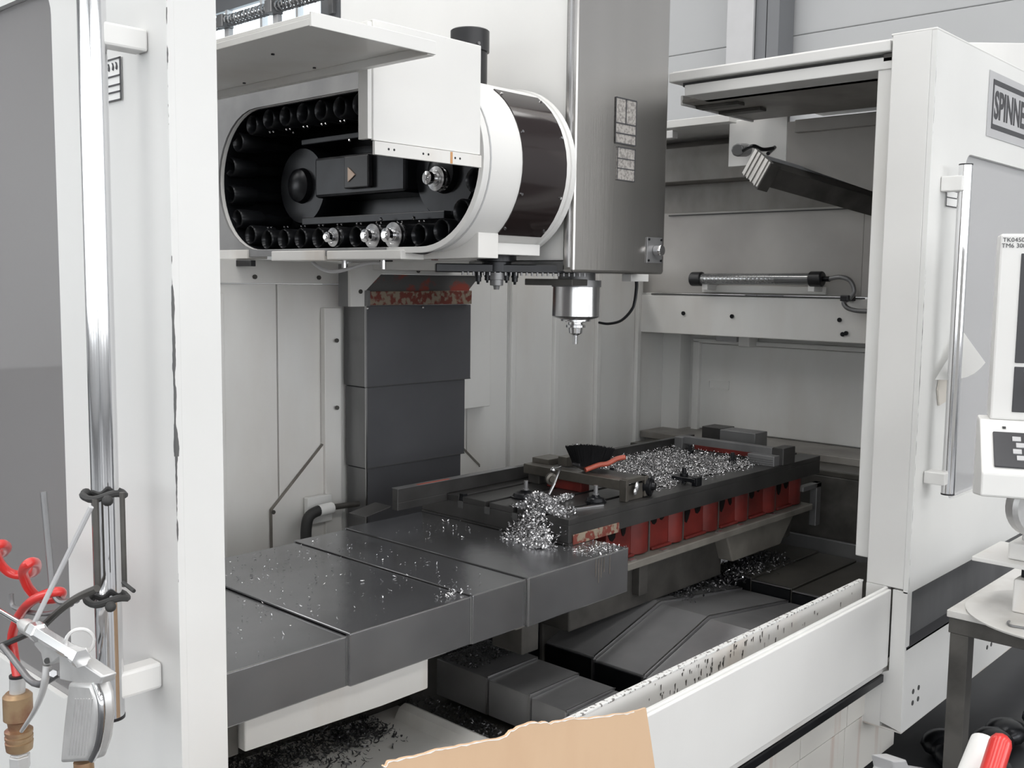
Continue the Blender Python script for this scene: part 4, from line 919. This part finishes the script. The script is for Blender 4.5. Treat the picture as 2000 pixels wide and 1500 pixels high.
# ---------------------------------------------------------------- air gun, hose and wire holder on the left handle
X0 = .655
WH = thing('wire_holder', 'bent steel rod holder lashed with wire to the left door handle', 'holder', (.69, 1.52, 1.1))
for zz in (1.262, 1.098):
    ring = []
    for k in range(25):
        a = 2*PI*k/24; ring.append((.715+.029*math.cos(a), 1.497+.034*math.sin(a)+.02, zz+.003*math.sin(3*a)-.004*math.sin(a)))
    MB().tube(ring, .0055, 8).obj('binding_wire', RUBBER, WH, smooth=True)
    for dy in (-.036, .036): MB().ball((.70, 1.509+dy, zz), .0085).obj('knot', RUBBER, WH, smooth=True)
MB().tube([(0.715,1.457,1.275), (0.715,1.457,1.130)], .0042, 8).obj('rod', DARKCAST, WH, smooth=True)
MB().tube([(0.690,1.492,1.263), (0.690,1.492,1.126)], .0052, 8).obj('rod', DARKCAST, WH, smooth=True)
MB().tube([(0.700,1.431,1.145), (0.700,1.397,1.139)], .003, 6).obj('wire_tail', RUBBER, WH)
MB().tube(curve([(0.680,1.473,1.131), (0.670,1.521,1.108), (0.660,1.554,1.085), (0.660,1.622,1.042)]), .0058, 8).obj('rod', DARKCAST, WH, smooth=True)
MB().tube(curve([(0.675,1.532,1.101), (0.670,1.576,1.089), (0.665,1.593,1.103), (0.665,1.599,1.131), (0.665,1.617,1.259)]), .0052, 8).obj('rod', SIDESTEEL, WH, smooth=True)
MB().tube(curve([(0.670,1.540,1.094), (0.665,1.604,1.065), (0.660,1.671,1.052), (0.660,1.729,1.046), (0.660,1.745,1.049), (0.660,1.748,1.066)]), .0042, 8).obj('rod', SIDESTEEL, WH, smooth=True)
MB().tube([(0.660,1.441,1.264), (0.612,1.539,1.077)], .0038, 8).obj('bright_rod', GREYP, WH, smooth=True)
MB().tube(curve([(0.650,1.592,1.052), (0.650,1.669,1.017), (0.650,1.779,0.970)]), .0048, 8).obj('rod', RUBBER, WH, smooth=True)
MB().tube([(0.645,1.754,0.978), (0.640,1.709,0.975), (0.635,1.627,0.960), (0.635,1.605,0.959), (0.635,1.586,0.962), (0.635,1.563,0.972), (0.640,1.518,0.998)], .0055, 10).obj('hook_rod', SIDESTEEL, WH, smooth=True)
AG = thing('air_gun', 'cast aluminium air blow gun hanging on the left door handle', 'air gun', (0.630,1.420,1.039))
XG = .625
def g(px, py, x=None): return None
MB().tube([(0.606,1.715,1.072), (0.606,1.570,1.071)], .0036, 10, r_end=.0042).obj('nozzle_pipe', CHROME, AG, smooth=True)
MB().lathe((0.606,1.574,1.071), Vector((0.606,1.500,1.071))-Vector((0.606,1.574,1.071)), [(0, .006), (.01, .009), (.02, .0115), (.042, .0115)], 16).obj('nozzle_socket', CASTALU, AG, smooth=True)
MB().lathe((0.606,1.521,1.073), Vector((0.606,1.297,1.069))-Vector((0.606,1.521,1.073)), [(0, .0145), (.018, .0145), (.019, .0112), (.125, .0108), (.126, .0120), (.14, .0115), (.1405, .0135), (.154, .0135)], 6).obj('barrel', BARREL, AG, .0005)
body = [(0.620,1.544,1.054), (0.620,1.464,1.060), (0.620,1.365,1.055), (0.620,1.326,1.053), (0.620,1.335,1.040), (0.620,1.364,1.032), (0.620,1.433,1.014), (0.620,1.466,1.008), (0.620,1.465,1.041), (0.620,1.492,1.025), (0.620,1.520,1.015), (0.620,1.529,1.032), (0.620,1.554,1.039)]
MB().prism([(p_[1], p_[2]) for p_ in body], 'x', .616, .638).obj('body', CASTALU, AG, .003, smooth=True)
grip = [(0.620,1.428,1.017), (0.620,1.357,1.035), (0.620,1.344,1.019), (0.620,1.342,0.990), (0.620,1.353,0.949), (0.620,1.374,0.916), (0.620,1.466,0.882), (0.620,1.450,0.941)]
MB().prism([(p_[1], p_[2]) for p_ in grip], 'x', .612, .642).obj('grip', CASTALU, AG, .006, smooth=True, seg=3)
for k in range(7):
    a = Vector((0.612,1.403,1.000)).lerp(Vector((0.612,1.350,1.016)), k/6); b = Vector((0.612,1.431,0.907)).lerp(Vector((0.612,1.371,0.927)), k/6)
    MB().tube([a, b], .0012, 6).obj('grip_rib', CASTALU, AG)
MB().tube(curve([(0.620,1.357,1.033), (0.615,1.331,1.020), (0.615,1.330,0.988), (0.615,1.343,0.950), (0.617,1.368,0.920)]), .005, 10).obj('grip_back', BRIGHT, AG, smooth=True)
rg = []
c = Vector((0.620,1.402,1.082))
for k in range(25):
    a = 2*PI*k/24; rg.append(c+Vector((.0165*math.cos(a), -.0085*math.cos(a), .0185*math.sin(a))))
MB().tube(rg, .0027, 8).tube([(0.620,1.424,1.070), (0.620,1.456,1.064)], .003, 6).tube([(0.620,1.388,1.075), (0.620,1.374,1.062)], .003, 6).obj('hanging_ring', CASTALU, AG, smooth=True)
MB().cyl((0.613,1.498,1.030), (0.640,1.564,1.004), .0045, n=14).obj('pivot_hole', SEAM, AG)
MB().tube(curve([(0.622,1.521,1.014), (0.618,1.521,0.991), (0.615,1.530,0.965), (0.612,1.553,0.933), (0.610,1.596,0.891)]), .0065, 10, r_end=.003).obj('trigger', CASTALU, AG, smooth=True)
MB().cyl((0.614,1.481,1.015), (0.645,1.556,0.985), .006, n=6).obj('trigger_bolt', BRIGHT, AG, .0005)
MB().cyl((0.627,1.418,0.897), (0.627,1.415,0.864), .014, n=20).obj('inlet_fitting', BRASS, AG, smooth=True)
# red coil hose with brass coupling
RH = thing('coiled_air_hose', 'red coiled air hose with brass quick coupling at lower left', 'hose', (0.660,1.739,0.854))
hp = [(0.660,1.735,0.925), (0.660,1.748,0.968), (0.660,1.750,0.994), (0.655,1.708,1.037), (0.650,1.640,1.080), (0.660,1.593,1.102), (0.675,1.587,1.101), (0.685,1.627,1.079), (0.675,1.669,1.073), (0.660,1.675,1.092), (0.645,1.657,1.125), (0.640,1.621,1.148), (0.660,1.643,1.140), (0.680,1.699,1.111), (0.680,1.748,1.094), (0.665,1.766,1.098), (0.650,1.768,1.120), (0.640,1.752,1.148), (0.650,1.750,1.153), (0.670,1.785,1.136), (0.680,1.839,1.113), (0.680,1.891,1.100)]
MB().tube(curve(hp, 8), .0078, 12).obj('hose', HOSE, RH, smooth=True)
MB().cyl((0.660,1.735,0.927), (0.660,1.738,0.896), .0125, n=20).obj('ferrule', CASTALU, RH, .001, smooth=True)
MB().cyl((0.660,1.735,0.929), (0.660,1.735,0.925), .0132, n=20).obj('ferrule_ring', BLACK, RH)
q = Vector((0.660,1.738,0.898))
MB().lathe(q, (0, 0, -1), [(0, .018), (.006, .0235), (.046, .0235), (.05, .018), (.064, .016), (.066, .0225), (.07, .0225), (.071, .0205), (.075, .0205), (.076, .0225), (.08, .0225), (.081, .0205), (.085, .0205), (.086, .0225), (.10, .021), (.104, .016)], 28).obj('brass_coupling', BRASS, RH, smooth=True, label='stained brass quick coupling')
MB().lathe(q-Vector((0, 0, .103)), (0, 0, -1), [(0, .014), (.006, .014), (.008, .0175), (.03, .0175), (.031, .014), (.06, .014)], 6).obj('plug', CASTALU, RH, .001)

# ---------------------------------------------------------------- control pendant at the right edge
PX, PY = 2.846, .90
CPn = thing('control_panel', 'white operator control panel with keypad and dark screen at the right edge', 'control panel', (PX, PY, 1.1))
def pb(name, m, x0, x1, y0, y1, z0, z1, bev=.002, label=None, par=None): return box(name, m, par or CPn, PX+x0, PX+x1, PY+y0, PY+y1, z0, z1, bev, label)
pb('upper_case', WHITE, 0, .55, 0, .10, 1.262, 1.751, .006)
MB().prism([(PY+.10, 1.262), (PY, 1.262), (PY-.16, 1.145), (PY-.165, 1.085), (PY+.10, 1.04)], 'x', PX-.024, PX+.56).obj('keypad_shelf', WHITE, CPn, .005)
pb('screen', DARKGP, .052, .50, -.003, 0, 1.415, 1.70); pb('lower_plate', DARKGP, .052, .50, -.003, 0, 1.285, 1.405)
pb('label_strip', GREYP, .075, .16, -.0045, -.003, 1.392, 1.398, 0)
MB().lathe((PX+.115, PY-.003, 1.352), (0, -1, 0), [(0, .020), (.006, .020), (.007, .014), (.015, .014), (.016, .018), (.026, .018), (.028, .012)], 20).obj('emergency_stop', HOSE, CPn, smooth=True, label='red emergency stop button')
MB().lathe((PX+.115, PY-.003, 1.352), (0, -1, 0), [(0, .026), (.004, .026)], 20).obj('stop_ring', mat('ring_paint', (.7, .55, .35), .5), CPn)
pb('slot_button', CHROME, .085, .125, -.009, -.003, 1.452, 1.468, .001)
text('handwriting', 'TK0450', .016, DARKGP, CPn, (PX+.006, PY-.0012, 1.730), PI/2, 0, .0003); text('handwriting', 'TM6 308', .016, DARKGP, CPn, (PX+.004, PY-.0012, 1.715), PI/2, 0, .0003)
sl = math.atan2(.117, .16)
me = MB().box(0, .34, -.064, .064, 0, .006); me = me.obj('keypad', DARKGP, None, .003); me.parent = CPn
for v in me.data.vertices: v.co += Vector((.17, 0, 0))
me.location = (.006, -.093, (1.262-.117*.093/.16+.001)-1.1); me.rotation_euler.x = sl; kp = me
for v in kp.data.vertices: v.co.x -= .0
kk = None
for r_ in range(4):
    for c_ in range(8):
        if kk is None:
            kk = MB().box(-.010, .010, -.008, .008, 0, .003).obj('key', GREYP, None); ko = kk; kd = kk.data
        else:
            ko = bpy.data.objects.new('key', kd); COL.objects.link(ko)
        ko.parent = kp; ko.location = (.055+c_*.029+(r_ % 2)*.008, .036-r_*.023, .006)
pb('screw', SEAM, .03, .038, -.03, -.02, 1.243, 1.248, 0)
CPn.rotation_euler.z = -math.radians(68)
CPn.location = (PX, PY, 1.085)
STD = thing('panel_arm', 'support arm carrying the control panel', 'arm', (3.2, .9, .9))
MB().tube([(3.03, .56, 1.752), (3.03, .56, 2.6), (3.5, .9, 2.6)], .03, 12).obj('tube', GREYP, STD, smooth=True)

# ---------------------------------------------------------------- bench at the lower right
BN = thing('side_bench', 'low steel bench with pale top and dark legs in front of the right door', 'bench', (3.3, .7, 0))
BT = mat('dusty_bench_top', (.66, .65, .63), .45, nscale=8, col2=(.5, .48, .45), thr=(.45, .75))
MB().prism([(2.87, .99), (2.87, .38), (3.9, .38), (3.9, .99)], 'z', .68, .70).obj('top', BT, BN, .002)
box('frame', DARKCAST, BN, 2.875, 2.905, .40, .985, .635, .679, .002)
box('frame', DARKCAST, BN, 2.906, 3.9, .955, .985, .635, .679, .002)
box('leg', DARKCAST, BN, 2.875, 2.925, .93, .98, 0, .635, .002); box('leg', DARKCAST, BN, 3.80, 3.85, .93, .98, 0, .635, .002); box('leg', DARKCAST, BN, 2.875, 2.925, .40, .45, 0, .635, .002)
o = MB(); o.lathe((3.01, .725, .7008), (0, 0, 1), [(0, .248), (.005, .25), (.006, .248)], 56)
o = o.obj('round_board', BT, None, smooth=True); tag(o, 'round pale board lying on the side bench', 'board')
bq = Vector((2.956,0.847,0.707))
VB = thing('bench_stand', 'pale cast stand with round foot on the bench board', 'stand', bq)
def vb(name, m, x0, x1, y0, y1, z0, z1, bev=.004): return box(name, m, VB, bq.x+x0, bq.x+x1, bq.y+y0, bq.y+y1, z0, z1, bev)
vb('base', WHITE2, 0, .12, -.10, 0, .7075, .80); vb('post', BLACKM, .03, .11, -.08, -.01, .80, .84, .002)
vb('plate', WHITE2, -.04, .2, -.12, .10, .84, .852, .002); vb('block', WHITE2, .0, .14, -.10, .02, .8525, .90, .006)
MB().lathe((bq.x+.06, bq.y-.02, 1.0), (-.6, -.8, 0), [(0, .085), (.03, .085), (.04, .075)], 32).obj('disc', CASTALU, VB, smooth=True)
box('neck', CASTALU, VB, bq.x+.05, bq.x+.09, bq.y-.04, bq.y, .90, .93, .003)
o = MB().tube(curve([(2.856,0.822,0.711), (2.839,0.821,0.711), (2.820,0.807,0.711), (2.828,0.765,0.711)]), .003, 6).obj('bent_wire', SIDESTEEL, None); tag(o, 'short bent wire hook lying on the round board', 'wire')
# white bottle with red sprayer top
SB = thing('spray_bottle', 'white plastic bottle with red cap at the lower right corner', 'bottle', (2.6, .8, .3))
a = Vector((2.469,0.780,0.402)); b = Vector((2.585,0.780,0.478))
MB().tube([a, b], .036, 20).obj('body', PAPER, SB, .003, smooth=True)
a = Vector((2.419,0.720,0.454)); b = Vector((2.492,0.720,0.525))
MB().tube(curve([a, a.lerp(b, .5), a.lerp(b, .9), b]), .026, 16).ball(b, .026).obj('cap', HOSE, SB, smooth=True, label='red rounded cap')
o = MB().prism([(2.585,1.050,0.321)[::2], (2.567,1.050,0.360)[::2], (2.660,1.050,0.331)[::2], (2.688,1.050,0.297)[::2], (3.037,1.050,0.150)[::2], (3.043,1.050,0.107)[::2], (2.550,1.050,0.289)[::2]], 'y', 1.0, 1.06).obj('plastic_wrap', GREYP, None, .004); tag(o, 'crumpled grey plastic wrap on the floor beside the bench leg', 'wrap')
t = thing('floor_rubble', 'dark crumpled rags under the bench at the right', 'rags', (3.6, .9, 0)); rnd = random.Random(8)
for k in range(9): MB().ball((3.35+rnd.random()*.6, .95+rnd.random()*.25, .04), .07, (1.3, 1, .6), 2).obj('rag', BLACKM, t, smooth=True)
